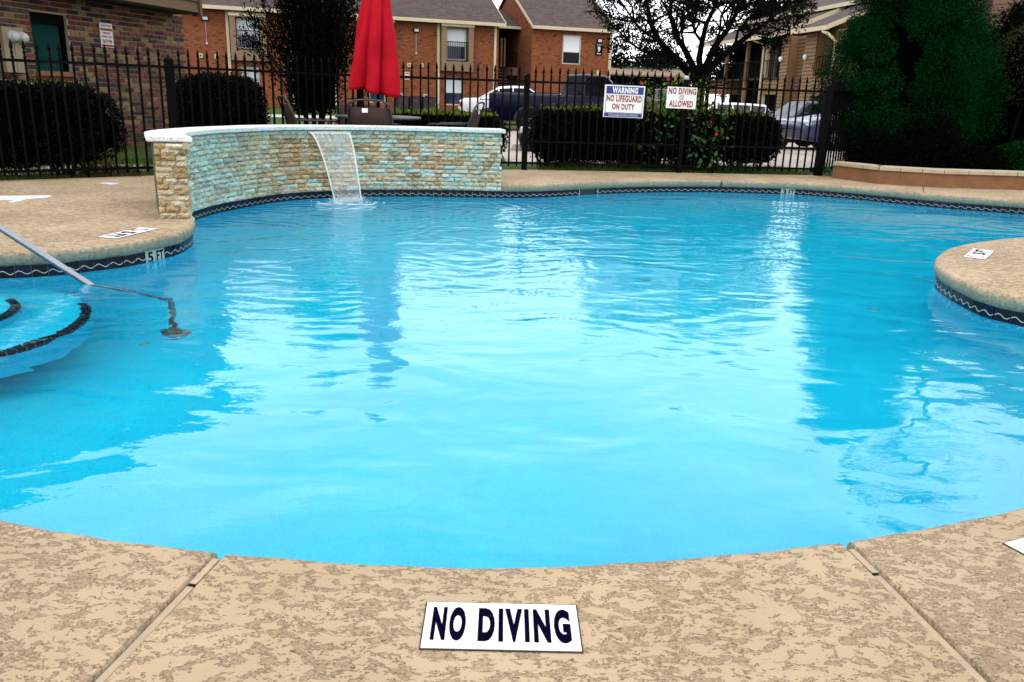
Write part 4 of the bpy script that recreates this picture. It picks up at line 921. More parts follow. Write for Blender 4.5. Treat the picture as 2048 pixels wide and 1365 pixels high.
# ------------------------------------------------------------------ iron fence
FEN['N'] = (-2.18, 11.75); FEN['B1'] = (7.6, 16.5); FEN['B2'] = (16.0, 15.2)
def picket_mesh():
    m = MB(); w = .0105; h = 1.33; m.box((0, 0, .05 + (h-.05)/2), (2*w, 2*w, h - .05))
    m.lathe([(0, h-.03), (.018, h-.022), (.018, h-.012), (.010, h-.004), (.010, h+.012), (.020, h+.035), (.011, h+.085), (0, h+.125)], (0, 0, 0), 6); m.lathe([(0, h-.075),(.017, h-.07),(.017,h-.055),(0,h-.05)], (0,0,0), 6)
    return m
PK = None
def fence(A, B, label, z0=0.0, mid=False, post_end=True, post_w=.07, posts=True):
    global PK
    A = Vector((*A, z0)); B = Vector((*B, z0)); d = B - A; L = d.length; ang = math.atan2(d.y, d.x)
    root = thing('iron_fence', label, 'fence', A, ang, group='black iron fence runs around the pool')
    n = int(L / .112); stp = L / n
    for i in range(1, n):
        if PK is None: o = picket_mesh().build('picket', M_IRON, root, local=True); PK = o
        else: o = PK.copy(); COL.objects.link(o); o.parent = root
        o.location = (i * stp, random.uniform(-.002, .002), random.uniform(-.003, .003)); o.rotation_euler = (random.uniform(-.006, .006), random.uniform(-.006, .006), 0)
    for z in ([1.235, .10] + ([.405] if mid else [])): m = MB(); m.box((L/2, 0, z), (L, .030, .030)); m.build('rail', M_IRON, root, local=True)
    xs = [L] if post_end else []
    for x in xs:
        m = MB(); m.box((x, 0, .66), (post_w, post_w, 1.32)); m.add([(x-.045,-.045,1.32),(x+.045,-.045,1.32),(x+.045,.045,1.32),(x-.045,.045,1.32),(x,0,1.36)], [(0,3,2,1),(0,1,4),(1,2,4),(2,3,4),(3,0,4)]); m.build('post', M_IRON, root, local=True)
    return root
fence(FEN['L0'], FEN['C'], 'black spear topped fence run before the left brick wall', post_w=.085)
fence(FEN['C'], FEN['N'], 'black fence run between the left corner post and the red umbrella')
fence(FEN['N'], FEN['M'], 'black fence run behind the patio chairs right of the umbrella')
sg = (2.42, FEN['M'][1] + (2.42 - FEN['M'][0]) * (12.95 - FEN['M'][1]) / (4.62 - FEN['M'][0]))
fence(FEN['M'], sg, 'black fence run carrying the warning sign', mid=True)
fence(sg, FEN['R'], 'black fence run ending beside the stucco planter', mid=True, post_w=.10)
fence(FEN['R'], FEN['B1'], 'black fence run going back above the planter left of the juniper', z0=.0, post_w=.08); fence(FEN['B1'], FEN['B2'], 'black fence run at far right beyond the dark shrubs')
m = MB(); m.lathe([(0, 1.395), (.03, 1.385), (.042, 1.36), (.042, 1.335), (0, 1.335)], (sg[0], sg[1], 0), 12); m.build('post_cap', simple('pewter', (.4, .4, .42), .4), None); bpy.data.objects['post_cap']['label'] = 'small pale dome cap on the fence post beside no diving allowed sign'; bpy.data.objects['post_cap']['category'] = 'post cap'
# signs wired to the fence
SP = Plane(FEN['M'], FEN['R'])
M_SBLUE = simple('sign_blue', (.006, .008, .20), .35, .05); M_SRED = simple('sign_red', (.28, .004, .010), .45, .1); M_SCREAM = simple('sign_cream', (.84, .86, .78), .35, .03)
def sign_quad(name, label, q, n_off, mat):
    p = [SP.px(x, y) for x, y in q]; s0_ = (p[0][0]+p[3][0])/2; s1_ = (p[1][0]+p[2][0])/2; z1 = (p[0][1]+p[1][1])/2; z0_ = (p[2][1]+p[3][1])/2
    c = SP.P((s0_+s1_)/2, 0, n_off); root = thing(name, label, 'sign', (c.x, c.y, (z0_+z1)/2)); w, h = s1_-s0_, z1-z0_
    M = SP.M((s0_+s1_)/2, (z0_+z1)/2, n_off) @ Matrix.Rotation(-.012, 4, 'Z'); m = MB(); m.box(None, (w, h, .004), M=M); m.build('panel', mat, root); return root, M @ Matrix.Translation((0, 0, .0025)), w, h
rt, M, w, h = sign_quad('warning_sign', 'blue and white warning no lifeguard on duty sign on the fence', ((1208.5,170),(1288.3,172.5),(1284.3,236.5),(1204.8,234.2)), .04, M_WHITE)
def patch(M, x, y, w, h, mat, root, z=.0006, name='field'): m = MB(); m.box(None, (w, h, .001), M=M @ Matrix.Translation((x, y, z))); return m.build(name, mat, root)
patch(M, .006*w, h*.345, w*.93, h*.235, M_SBLUE, rt); patch(M, 0, -h*.425, w*.95, h*.115, M_SBLUE, rt); patch(M, .008*w, -h*.085, w*.925, h*.55, M_NAVY_INK, rt, .0003, 'border'); patch(M, .008*w, -h*.083, w*.905, h*.53, M_SCREAM, rt, .0009)
M2 = M @ Matrix.Translation((0, 0, .0016))
text('WARNING', M_WHITE, M2, rt, w*.64, h*.185, bold=.05, shift=(.01*w, h*.345)); text('NO LIFEGUARD', M_SRED, M2, rt, w*.87, h*.2, bold=.045, shift=(0, h*.085)); text('ON DUTY', M_SRED, M2, rt, w*.56, h*.19, bold=.045, shift=(-.01*w, -h*.165))
text('Children under the age of 14 should not\nuse pool without an adult in attendance', M_WHITE, M2, rt, w*.74, h*.082, bold=.01, shift=(0, -h*.425))
rt, M, w, h = sign_quad('no_diving_sign', 'cream no diving allowed sign with red letters on the fence', ((1333.5,173.6),(1392.7,176),(1389,218.3),(1329.8,216.5)), .04, M_SCREAM); M2 = M @ Matrix.Translation((0, 0, .0002))
text('NO DIVING', M_SRED, M2, rt, w*.93, h*.31, bold=.045, shift=(.01*w, h*.31)); text('ALLOWED', M_SRED, M2, rt, w*.80, h*.31, bold=.045, shift=(0, -h*.28)); ring(M_SRED, M2 @ Matrix.Translation((0, h*.02, 0)), rt, h*.12, h*.024); text('J', M_SRED, M2, rt, w*.05, h*.1, shift=(0, h*.02))

# ------------------------------------------------------------------ umbrella, table, sling chairs behind the wall
ub = V(757, 238, 10.98); UX, UY = ub.x, ub.y
um = thing('patio_umbrella', 'closed bright red patio umbrella hanging in folds on its pole', 'umbrella', (UX, UY, 0))
def m_red():
    t = NT('red_canvas'); p = t.pos(); n = t.noise(p, 3, 4, .6); t.base(t.ramp(n, [(.3, (.36, .001, .008)), (.7, (.50, .004, .018))])); t.b.inputs['Roughness'].default_value = .75; t.b.inputs['Specular IOR Level'].default_value = .1
    t.link(t.bump(t.noise(t.pos((1, 1, .3)), 34, 3), .25, .01), t.b.inputs['Normal']); return t.mat
M_RED = m_red()
def canopy(z0, z1, r0, r1, folds, seed, cx=0.0, hem=.03, pw=1.0):
    rd = random.Random(seed); n = folds * 14; rows_ = 26; ph = [rd.uniform(0, 6.28) for _ in range(6)]; lobes = [rd.uniform(.72, 1.12) for _ in range(folds)]; hems = [rd.uniform(-hem, hem*.7) for _ in range(folds)]; vs = []
    for j in range(rows_ + 1):
        q = j / rows_; z = z1 + (z0 - z1) * q; R_ = r0 + (r1 - r0) * q ** pw
        for i in range(n):
            a = 2*math.pi*i/n; f = (a*folds/(2*math.pi)) % 1; kf = int(a*folds/(2*math.pi)) % folds; k2 = (kf+1) % folds
            lb = lobes[kf]*(1-f)+lobes[k2]*f; depth = (.14 + .60*q); fold = (1 - depth * (1 - abs(math.sin(math.pi*f)) ** .55)) * (1 + (lb-1)*q); sw = a + .35*q*math.sin(a*2+ph[0]) + .14*math.sin(4*a + ph[1])*q
            r = R_ * fold * (1 + .035*math.sin(9*q + 3*a + ph[2])); zz = z + (hems[kf]*(1-f)+hems[k2]*f)*q**4 + .05*q**4*(1-abs(math.sin(math.pi*f))**.6)
            vs.append((UX + cx*q + r*math.cos(sw), UY + r*math.sin(sw)*.92, zz))
    fs = [(j*n+i, (j+1)*n+i, (j+1)*n+(i+1)%n, j*n+(i+1)%n) for j in range(rows_) for i in range(n)]; return vs, fs
m = MB(); vs, fs = canopy(1.02, 2.24, .15, .375, 7, 4, cx=-.045, hem=.07, pw=.85); m.add(vs, fs, 0, True); o = m.build('canopy', M_RED, um); md_ = o.modifiers.new('thick', 'SOLIDIFY'); md_.thickness = .004
m = MB(); vs, fs = canopy(2.18, 2.52, .03, .24, 8, 9, hem=.03, pw=.7); m.add(vs, fs, 0, True); m.build('vent_cap', M_RED, um)
m = MB(); m.tube([(UX, UY, .03), (UX, UY, 2.55)], .022, 10); m.build('pole', M_IRON, um); m = MB(); m.lathe([(0, .10), (.05, .10), (.06, .07), (.25, .045), (.27, 0), (0, 0)], (UX, UY, 0), 24); m.build('base', M_IRON, um)
m = MB(); m.lathe([(0, 2.6), (.02, 2.59), (.03, 2.56), (.02, 2.53)], (UX, UY, 0), 10); m.build('finial', M_IRON, um)
for k in range(8):
    a = k*.785 + .3; m = MB(); m.tube([(UX-.03+math.cos(a)*.13, UY+math.sin(a)*.12, 1.5), (UX-.04+math.cos(a)*.16, UY+math.sin(a)*.15, .97)], .006, 4); m.build('rib', M_IRON, um)
M_TABLE = simple('table_black', (.006, .006, .008), .5, .2)
tb = thing('patio_table', 'round black patio table under the red umbrella', 'table', (UX, UY, 0)); m = MB(); m.lathe([(.03, .735), (.53, .735), (.55, .725), (.55, .705), (.50, .70), (.03, .70), (.03, .735)], (UX, UY, 0), 40); m.build('table_top', M_TABLE, tb)
for k in range(4): a = k*1.571 + .78; m = MB(); m.tube([(UX+math.cos(a)*.42, UY+math.sin(a)*.42, .70), (UX+math.cos(a)*.36, UY+math.sin(a)*.36, .35), (UX+math.cos(a)*.46, UY+math.sin(a)*.46, .0)], .014, 6); m.build('leg', M_TABLE, tb)
M_SLING = simple('brown_sling_fabric', (.028, .008, .006), .8, .2, 40, bump=.3); M_CFR = simple('black_chair_frame', (.008, .008, .009), .5, .2)
def chair(label):
    c = thing('sling_chair', label, 'chair', group='sling chairs around the umbrella table'); w = .27
    m = MB(); pts = [(-w, .20, .40), (-w, .26, .46), (-w*.98, .33, .70), (-w*.92, .40, .88), (-w*.6, .425, .93), (0, .43, .94), (w*.6, .425, .93), (w*.92, .40, .88), (w*.98, .33, .70), (w, .26, .46), (w, .20, .40)]; m.tube(pts, .013, 8); m.build('back_frame', M_CFR, c, local=True)
    def cloth(nm, prof, ww):
        m = MB(); vs = []
        for (y, z) in prof:
            for k in range(5): x = ww*(k/2-1); vs.append((x, y + .02*(1-(k/2-1)**2)*(1 if nm == 'backrest' else 0), z - (.02*(1-(k/2-1)**2) if nm == 'seat' else 0)))
        n = len(prof); m.add(vs, [(j*5+k, j*5+k+1, (j+1)*5+k+1, (j+1)*5+k) for j in range(n-1) for k in range(4)], 0, True); o = m.build(nm, M_SLING, c, local=True); q = o.modifiers.new('t', 'SOLIDIFY'); q.thickness = .006; return o
    cloth('seat', [(-.26, .43), (-.1, .40), (.1, .39), (.22, .41)], w); cloth('backrest', [(.24, .45), (.29, .6), (.335, .72), (.375, .85)], w*.94)
    m = MB(); m.box((.05, .405, .815), (.07, .004, .05)); m.build('care_tag', M_WHITE, c, local=True)
    for sx in (-1, 1):
        m = MB(); m.tube([(sx*w, -.27, .0), (sx*w, -.28, .40), (sx*w, -.25, .62), (sx*w, -.20, .65), (sx*w, .28, .66)], .012, 7); m.build('arm', M_CFR, c, local=True)
        m = MB(); m.tube([(sx*w, .20, .44), (sx*w, .30, .0)], .012, 7); m.build('leg', M_CFR, c, local=True); m = MB(); m.tube([(sx*w, -.27, .42), (sx*w, .24, .42)], .011, 6); m.build('side_rail', M_CFR, c, local=True)
    return c
c0 = chair('brown sling chair left of the umbrella with a white tag, turned to the table'); p = V(630, 240, 11.15); c0.location = (p.x, p.y, 0); c0.rotation_euler = (0, 0, math.radians(118))
for (x, d, deg, lab) in ((752, 10.62, 178, 'brown sling chair with its back to the wall under the umbrella'), (900, 11.35, -100, 'brown sling chair at the right end of the wall, facing the table'), (715, 11.42, 8, 'black framed chair half hidden behind the table left of the umbrella pole')):
    p = V(x, 240, d); c = copy_tree(c0, loc=(p.x, p.y, 0), rz=math.radians(deg)); c['label'] = lab

# ------------------------------------------------------------------ stucco planter
M_STUCCO = simple('brown_stucco', (.20, .085, .032), .9, .3, 5, bump=.8, bscale=45); M_COPING = simple('planter_coping', (.42, .34, .23), .8, .15, 10, bump=.3)
plb = [tuple(G(x, y)[:2]) for x, y in ((1664,356.5),(1753,368),(1882,376),(2027,380))]; plb = plb + [(plb[-1][0]+1.8, plb[-1][1]-.25), (plb[-1][0]+3.6, plb[-1][1]-.2)]
pt = thing('stucco_planter', 'low brown stucco planter wall with pale coping at right', 'planter wall', (*plb[0], 0))
dirs = []; 
for i in range(len(plb)): a_ = np.array(plb[max(0, i-1)]); b_ = np.array(plb[min(len(plb)-1, i+1)]); t = (b_-a_)/np.linalg.norm(b_-a_); dirs.append(np.array([-t[1], t[0]]))
Fp = [np.array(p) for p in plb][::-1]; Dp = dirs[::-1]
m = MB(); strip_wall(m, Fp, [f + d*.22 for f, d in zip(Fp, Dp)], 0.0, .185); m.build('wall', M_STUCCO, pt)
for i in range(len(Fp)-1):
    for k in range(3):
        a = Fp[i]*(1-k/3)+Fp[i+1]*k/3; b = Fp[i]*(1-(k+.985)/3)+Fp[i+1]*(k+.985)/3; d = Dp[i]; m = MB(); strip_wall(m, [a-d*.025, b-d*.025], [a+d*.25, b+d*.25], .187, .245); m.build('coping_stone', M_COPING, pt, bevel=.008)
m = MB(); m.add([(f[0]+d[0]*.2, f[1]+d[1]*.2, .17) for f, d in zip(Fp, Dp)] + [(9.5, 16.2, .17), (7.4, 16.2, .17), (4.8, 13.2, .17)], [tuple(range(len(Fp)+3))]); m.build('soil', M_SOIL, pt)

# ------------------------------------------------------------------ buildings
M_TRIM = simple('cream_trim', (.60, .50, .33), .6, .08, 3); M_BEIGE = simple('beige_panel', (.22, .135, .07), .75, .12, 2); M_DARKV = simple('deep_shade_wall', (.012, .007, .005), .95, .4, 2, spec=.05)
M_BLIND = simple('white_blind', (.62, .66, .72), .6, .05, 2); M_WFRAME = simple('pale_window_frame', (.45, .46, .46), .5, .05)
def m_glass(name, c, rough=.06, spec=.5):
    t = NT(name); t.base(c); t.b.inputs['Roughness'].default_value = rough; t.b.inputs['Specular IOR Level'].default_value = spec
    t.link(t.bump(t.noise(t.pos(), 1.5, 2), .04, .05), t.b.inputs['Normal']); return t.mat
M_GLASS = m_glass('window_glass', (.012, .02, .035)); M_GLASSD = m_glass('dark_glass', (.002, .003, .005), spec=.10)
def m_shingle():
    t = NT('roof_shingle'); p = t.pos(); b = t.new('TexBrick'); b.inputs['Scale'].default_value = 1.0; b.inputs['Brick Width'].default_value = .32; b.inputs['Row Height'].default_value = .10; b.inputs['Mortar Size'].default_value = .008
    b.inputs['Color1'].default_value = (.045, .034, .032, 1); b.inputs['Color2'].default_value = (.095, .072, .066, 1); b.inputs['Mortar'].default_value = (.02, .015, .015, 1)
    sx = t.new('SeparateXYZ'); t.link(p, sx.inputs[0]); cx = t.new('CombineXYZ'); t.link(sx.outputs['X'], cx.inputs[0]); t.link(t.math('MULTIPLY', sx.outputs['Z'], 1.7), cx.inputs[1]); t.link(cx.outputs[0], b.inputs['Vector'])
    c = t.mix(.5, b.outputs['Color'], t.ramp(t.noise(p, 5, 5, .7), [(.3, (.04, .030, .028)), (.7, (.12, .09, .085))])); t.base(c); t.b.inputs['Roughness'].default_value = .95; t.b.inputs['Specular IOR Level'].default_value = .1; return t.mat
M_SHINGLE = m_shingle()
def m_brickwall(name, u, cols, mortar, bw=.21, bh=.077, ms=.009):
    t = NT(name); p = t.pos(); d = t.new('VectorMath'); d.operation = 'DOT_PRODUCT'; t.link(p, d.inputs[0]); d.inputs[1].default_value = u
    sx = t.new('SeparateXYZ'); t.link(p, sx.inputs[0]); cx = t.new('CombineXYZ'); t.link(d.outputs['Value'], cx.inputs[0]); t.link(sx.outputs['Z'], cx.inputs[1])
    def br(c1, c2, mo):
        b = t.new('TexBrick'); b.inputs['Scale'].default_value = 1; b.inputs['Brick Width'].default_value = bw; b.inputs['Row Height'].default_value = bh; b.inputs['Mortar Size'].default_value = ms; b.inputs['Color1'].default_value = (*c1, 1); b.inputs['Color2'].default_value = (*c2, 1); b.inputs['Mortar'].default_value = (*mo, 1); b.inputs['Bias'].default_value = 0; t.link(cx.outputs[0], b.inputs['Vector']); return b
    a = br((0,0,0), (1,1,1), (.5,.5,.5)); m = br((1,1,1), (1,1,1), (0,0,0))
    # a per-brick random value picks among several fired colours
    c = t.ramp(a.outputs['Color'], cols); c = t.mix(.35, c, t.ramp(t.noise(p, 2.2, 4, .7), [(.3, cols[0][1]), (.7, cols[-2][1])]))
    t.base(t.mix(m.outputs['Color'], mortar, c)); t.b.inputs['Roughness'].default_value = .9; t.b.inputs['Specular IOR Level'].default_value = .15
    t.link(t.bump(m.outputs['Color'], .5, .008), t.b.inputs['Normal']); return t.mat
BR_COLS = [(0, (.20, .055, .022)), (.3, (.30, .085, .034)), (.62, (.26, .075, .03)), (.86, (.38, .13, .055)), (.94, (.05, .018, .012))]
def wall_holes(pl_, mb, s0, s1, z0, z1, holes, n0, n1, mi=0):
    xs = sorted(set([s0, s1] + [h[k] for h in holes for k in (0, 1) if s0 < h[k] < s1])); zs = sorted(set([z0, z1] + [h[k] for h in holes for k in (2, 3) if z0 < h[k] < z1]))
    for a, b in zip(xs[:-1], xs[1:]):
        for c, d in zip(zs[:-1], zs[1:]):
            mx, mz = (a+b)/2, (c+d)/2
            if not any(h[0] < mx < h[1] and h[2] < mz < h[3] for h in holes): pl_.box(mb, a, b, c, d, n0, n1, mi)
def rect(pl_, x0, y0, x1, y1):
    xm, ym = (x0+x1)/2, (y0+y1)/2; return (pl_.px(x0, ym)[0], pl_.px(x1, ym)[0], pl_.px(xm, y1)[1], pl_.px(xm, y0)[1])
def window(pl_, r, root, n=-.12, split=.5, fw=.05, lower=None, upper=None, mull=0):
    s0, s1, z0, z1 = r; m = MB(); pl_.box(m, s0, s0+fw, z0, z1, n-.03, n+.06); pl_.box(m, s1-fw, s1, z0, z1, n-.03, n+.06); pl_.box(m, s0+fw, s1-fw, z0, z0+fw, n-.03, n+.06); pl_.box(m, s0+fw, s1-fw, z1-fw, z1, n-.03, n+.06); zm = z0 + (z1-z0)*(1-split); pl_.box(m, s0+fw, s1-fw, zm-.02, zm+.02, n-.03, n+.05)
    w = m.build('window', M_WFRAME, root)
    m = MB(); pl_.box(m, s0+fw, s1-fw, z0+fw, zm-.02, n-.02, n); q = m.build('pane', lower or M_GLASS, w); m = MB(); pl_.box(m, s0+fw, s1-fw, zm+.02, z1-fw, n-.02, n+.002); m.build('pane', M_GLASS if upper is None else upper, w)
    for k in range(mull): a = s0+fw + (s1-s0-2*fw)*(k+1)/(mull+1); m = MB(); pl_.box(m, a-.015, a+.015, z0+fw, z1-fw, n, n+.03); m.build('mullion', M_WFRAME, w)
    return w
def part(name, mat, root, fn, bevel=0): m = MB(); fn(m); return m.build(name, mat, root, bevel=bevel)
A_ = V(397, 100, 47.4); B_ = V(997, 100, 53.5); MP = Plane(A_, B_); u_ = tuple(MP.u)
M_BRK = m_brickwall('orange_brick', u_, BR_COLS, (.10, .045, .025)); M_BRKS = m_brickwall('orange_brick_side', tuple(MP.n), BR_COLS, (.10, .045, .025))
EZ = MP.px(697, 34.5)[1]; print('eave z', EZ, MP.px(397,17), MP.px(997,52), 'base', MP.px(430,208))
bld = thing('apartment_building', 'long two storey orange brick apartment building with cream trim behind the umbrella', 'building', MP.P(10, 0))
GZ = -.10; sL, sR = -14.0, MP.L
wins = {}; holes = []
def R_(x0, y0, x1, y1): return rect(MP, x0, y0, x1, y1)
gA, gB, gC = R_(483,134,520,194), R_(738,150,771,206), R_(889,155,926,211)
bA, bB, bC = R_(460,28,531,122), R_(712,38,785,134), R_(880,47,943,143)
stair = (MP.px(586,120)[0], MP.px(669,120)[0], GZ, EZ-.5)
holes = [gA, gB, gC] + [(b[0]+.25, b[1]-.25, b[2]+.5, b[3]-.2) for b in (bA, bB, bC)] + [stair]
part('brick_wall', M_BRK, bld, lambda m: wall_holes(MP, m, sL, sR, GZ, EZ-.02, holes, -.3, 0)); part('end_wall', M_BRKS, bld, lambda m: MP.box(m, sR-.3, sR, GZ, EZ-.02, -13, -.302)); part('back_wall', M_BRK, bld, lambda m: MP.box(m, sL, sR-.302, GZ, EZ, -13, -12.7))
for g, lo in ((gA, None), (gB, None), (gC, None)): window(MP, g, bld, mull=1, split=.55, upper=M_BLIND, fw=.07)
for i, b in enumerate((bA, bB, bC)):
    s0, s1, z0, z1 = b; z1 = min(z1, EZ-.03)
    o = part('bay', M_BEIGE, bld, lambda m: (MP.box(m, s0, s0+.30, z0, z1, .002, .42), MP.box(m, s1-.30, s1, z0, z1, .002, .42), MP.box(m, s0+.302, s1-.302, z0, z0+.55, .002, .42), MP.box(m, s0+.302, s1-.302, z1-.22, z1, .002, .42)))
    m = MB(); MP.box(m, s0-.04, s1+.04, z1-.16, z1+.02, .424, .47); m.build('fascia', M_TRIM, o)
    window(MP, (s0+.36, s1-.36, z0+.62, z1-.26), bld, n=.05, split=.55, upper=M_BLIND, mull=0, fw=.08)
    m = MB(); zr = z0+.55; h = (z1-z0)*.42
    for k in range(13): a = s0+.33+(s1-s0-.66)*k/12; MP.box(m, a-.012, a+.012, zr, zr+h-.05, .34, .365)
    MP.box(m, s0+.3, s1-.3, zr+h-.05, zr+h, .335, .37); m.build('balcony_railing', M_IRON, o)
    part('bay_roof', M_SHINGLE, bld, lambda m: m.add([MP.P(s0-.1, z1+.02, .55), MP.P(s1+.1, z1+.02, .55), MP.P(s1+.1, z1+.42, -.45), MP.P(s0-.1, z1+.42, -.45), MP.P(s0-.1, z1+.06, .55), MP.P(s1+.1, z1+.06, .55), MP.P(s1+.1, z1+.48, -.45), MP.P(s0-.1, z1+.48, -.45)], [(0,3,2,1),(4,5,6,7),(0,1,5,4),(1,2,6,5),(2,3,7,6),(3,0,4,7)]))
def gable_roof(pl_, s0, s1, ez, rz, nf, nr, nb, root, over=.25, th=.14):
    z0 = ez; vs = []
    for s in (s0-over, s1+over): vs += [pl_.P(s, ez, nf), pl_.P(s, rz, nr), pl_.P(s, ez, nb), pl_.P(s, ez+th, nf), pl_.P(s, rz+th, nr), pl_.P(s, ez+th, nb)]
    m = MB(); m.add(vs, [(0,6,7,1),(1,7,8,2),(3,4,10,9),(4,5,11,10),(0,3,9,6),(2,8,11,5),(0,1,4,3),(1,2,5,4),(6,9,10,7),(7,10,11,8)]); o = m.build('roof', M_SHINGLE, root)
    for s in (s0-over-.03, s1+over): m = MB(); m.add([pl_.P(s, ez-.04, nf+.02), pl_.P(s, rz-.04, nr), pl_.P(s, rz+th+.03, nr), pl_.P(s, ez+th+.03, nf+.02), pl_.P(s+.03, ez-.04, nf+.02), pl_.P(s+.03, rz-.04, nr), pl_.P(s+.03, rz+th+.03, nr), pl_.P(s+.03, ez+th+.03, nf+.02)], [(0,1,2,3),(7,6,5,4),(0,3,7,4),(0,4,5,1),(3,2,6,7)]); m.build('rake_board', M_TRIM, o)
    m = MB(); pl_.box(m, s0-over, s1+over, ez-.05, ez+th, nf+.003, nf+.10); m.build('gutter', M_TRIM, o); return o
def gable_end(pl_, s, ez, rz, nf, nr, nb, root, mat, t=.3): m = MB(); m.add([pl_.P(s, ez-.01, nf), pl_.P(s, rz, nr), pl_.P(s, ez-.01, nb), pl_.P(s-t, ez-.01, nf), pl_.P(s-t, rz, nr), pl_.P(s-t, ez-.01, nb)], [(0,1,2),(3,5,4),(0,3,4,1),(1,4,5,2),(0,2,5,3)]); return m.build('gable', mat, root)
RZ = EZ + 3.9
gable_roof(MP, sL, sR, EZ, RZ, .5, -6.5, -13.3, bld); gable_end(MP, sR, EZ, RZ-.1, -.0, -6.5, -13, bld, M_BRKS)
for x in (458, 670, 876, 989): s = MP.px(x, 110)[0]; yb = 2.1 if x == 989 else 0; part('downspout', M_TRIM, bld, lambda m: MP.box(m, s-.07, s+.07, GZ+.15+yb*0, EZ-.06, .004, .12))
s = MP.px(586, 170)[0]; part('downspout', M_TRIM, bld, lambda m: MP.box(m, s-.07, s+.05, GZ+.15, EZ-.06, .004, .12))
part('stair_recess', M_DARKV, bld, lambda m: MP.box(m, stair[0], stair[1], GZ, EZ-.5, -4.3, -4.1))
for k in range(11): z = GZ+.2+k*.24; a = MP.px(600 + k*1.0, 150)[0]; part('stair_tread', M_TRIM, bld, lambda m: MP.box(m, a, a+.85, z, z+.045, -1.6-k*.12, -1.2-k*.12))
part('stair_post', M_BEIGE, bld, lambda m: MP.box(m, MP.px(606,170)[0]-.08, MP.px(606,170)[0]+.08, GZ, 3.0, -1.1, -.95))
M_LENS = simple('lamp_lens', (.62, .66, .64), .3, .05)
def flood(x, y, yc, pl_=MP, root=bld):
    s, z = pl_.px(x, y); o = part('floodlight', M_IRON, root, lambda m: pl_.box(m, s-.17, s+.17, z-.11, z+.12, .004, .16)); m = MB(); pl_.box(m, s-.13, s+.13, z-.08, z+.07, .162, .175); m.build('lens', M_LENS, o)
    if yc: s2, z2 = pl_.px(x+3, yc); m = MB(); pl_.box(m, s-.008, s+.012, z2+.07, z-.12, .004, .024); pl_.box(m, s-.05, s+.06, z2-.06, z2+.065, .004, .07); m.build('conduit', M_WFRAME, o)
flood(410, 37, 87); flood(832, 61, 107)
for x, y in ((401,111.5),(433,113),(818,130.5),(843,131)):
    s, z = MP.px(x, y); o = part('vent', M_TRIM, bld, lambda m: MP.box(m, s-.11, s+.11, z-.11, z+.11, .004, .05)); m = MB(); MP.box(m, s-.04, s+.04, z-.04, z+.04, .052, .058); m.build('vent_hole', M_IRON, o)
s, z = MP.px(814, 152); rt = thing('parking_notice', 'small pink and white notice on the brick wall right of the umbrella', 'sign', MP.P(s, z)); part('panel', M_WHITE, rt, lambda m: MP.box(m, s-.14, s+.14, z-.21, z+.21, .004, .02)); part('stripe', M_RED_INK, rt, lambda m: (MP.box(m, s-.12, s+.12, z+.10, z+.17, .021, .025), MP.box(m, s-.12, s+.12, z-.17, z-.11, .021, .025), MP.box(m, s-.12, s+.12, z-.02, z+.02, .021, .025)))
M_AC = simple('dark_ac_casing', (.006, .008, .014), .6, .3, 3)
for i, (x0, x1, lab) in enumerate(((784,804,'leftmost of three dark air conditioner units by the brick wall'),(809,829,'middle one of three dark air conditioner units by the brick wall'),(834,857,'rightmost of three dark air conditioner units by the brick wall'))):
    s0, s1 = MP.px(x0, 205)[0], MP.px(x1, 205)[0]; rt = thing('air_conditioner', lab, 'air conditioner', MP.P(s0, GZ, 1.2), group='air conditioner units along the brick wall'); part('casing', M_AC, rt, lambda m: MP.box(m, s0, s1, GZ+.05, .74, .9, 1.6)); part('top_grille', M_IRON, rt, lambda m: [MP.box(m, s0+.02+k*(s1-s0)/7, s0+.06+k*(s1-s0)/7, .742, .77, .92, 1.58) for k in range(7)])
    part('red_label', M_RED_INK, rt, lambda m: MP.box(m, (s0+s1)/2-.12, (s0+s1)/2+.12, .5, .56, 1.603, 1.61)); part('pad', M_WALK, rt, lambda m: MP.box(m, s0-.1, s1+.1, GZ-.05, GZ+.048, .8, 1.7))
for x, y, lab in ((800,192,'left grey electric meter box above the air conditioners'),(851,194,'right grey electric meter box above the air conditioners')):
    s, z = MP.px(x, y); rt = thing('meter_box', lab, 'meter', MP.P(s, z)); part('box', M_WFRAME, rt, lambda m: MP.box(m, s-.16, s+.16, z-.16, z+.16, .004, .14)); part('meter', M_GLASS, rt, lambda m: MP.box(m, s-.07, s+.07, z-.07, z+.09, .142, .2))
# linking stair bay and building nine
A9, B9 = V(1063, 130, 54.9), V(1222, 130, 56.6); P9 = Plane(A9, B9); E9 = P9.px(1140, 61)[1]; print('b9 eave', E9, 'ridge', (V(1040,4,61).z, V(1190,10,63).z))
b9 = thing('apartment_building', 'orange brick apartment block numbered nine right of the dark stair gap', 'building', P9.P(0, 0)); w9 = rect(P9, 1125, 71, 1161, 129)
part('brick_wall', M_BRK, b9, lambda m: wall_holes(P9, m, 0, P9.L, GZ, E9-.02, [w9], -.3, 0)); part('side_wall', M_BRKS, b9, lambda m: P9.box(m, 0, .3, GZ, E9-.02, -10, -.302)); part('end_wall', M_BRKS, b9, lambda m: P9.box(m, P9.L-.3, P9.L, GZ, E9-.02, -10, -.302))
RZ9 = E9 + 2.75; gable_roof(P9, 0, P9.L, E9, RZ9, .35, -4.9, -10.2, b9, over=.12); gable_end(P9, P9.L, E9, RZ9-.1, 0, -4.9, -10, b9, M_BRKS); gable_end(P9, .3, E9, RZ9-.1, 0, -4.9, -10, b9, M_BRKS)
window(P9, w9, b9, n=-.05, split=.58, upper=simple('white_shade', (.80, .82, .86), .6, .03, 2), lower=M_GLASSD, fw=.06)
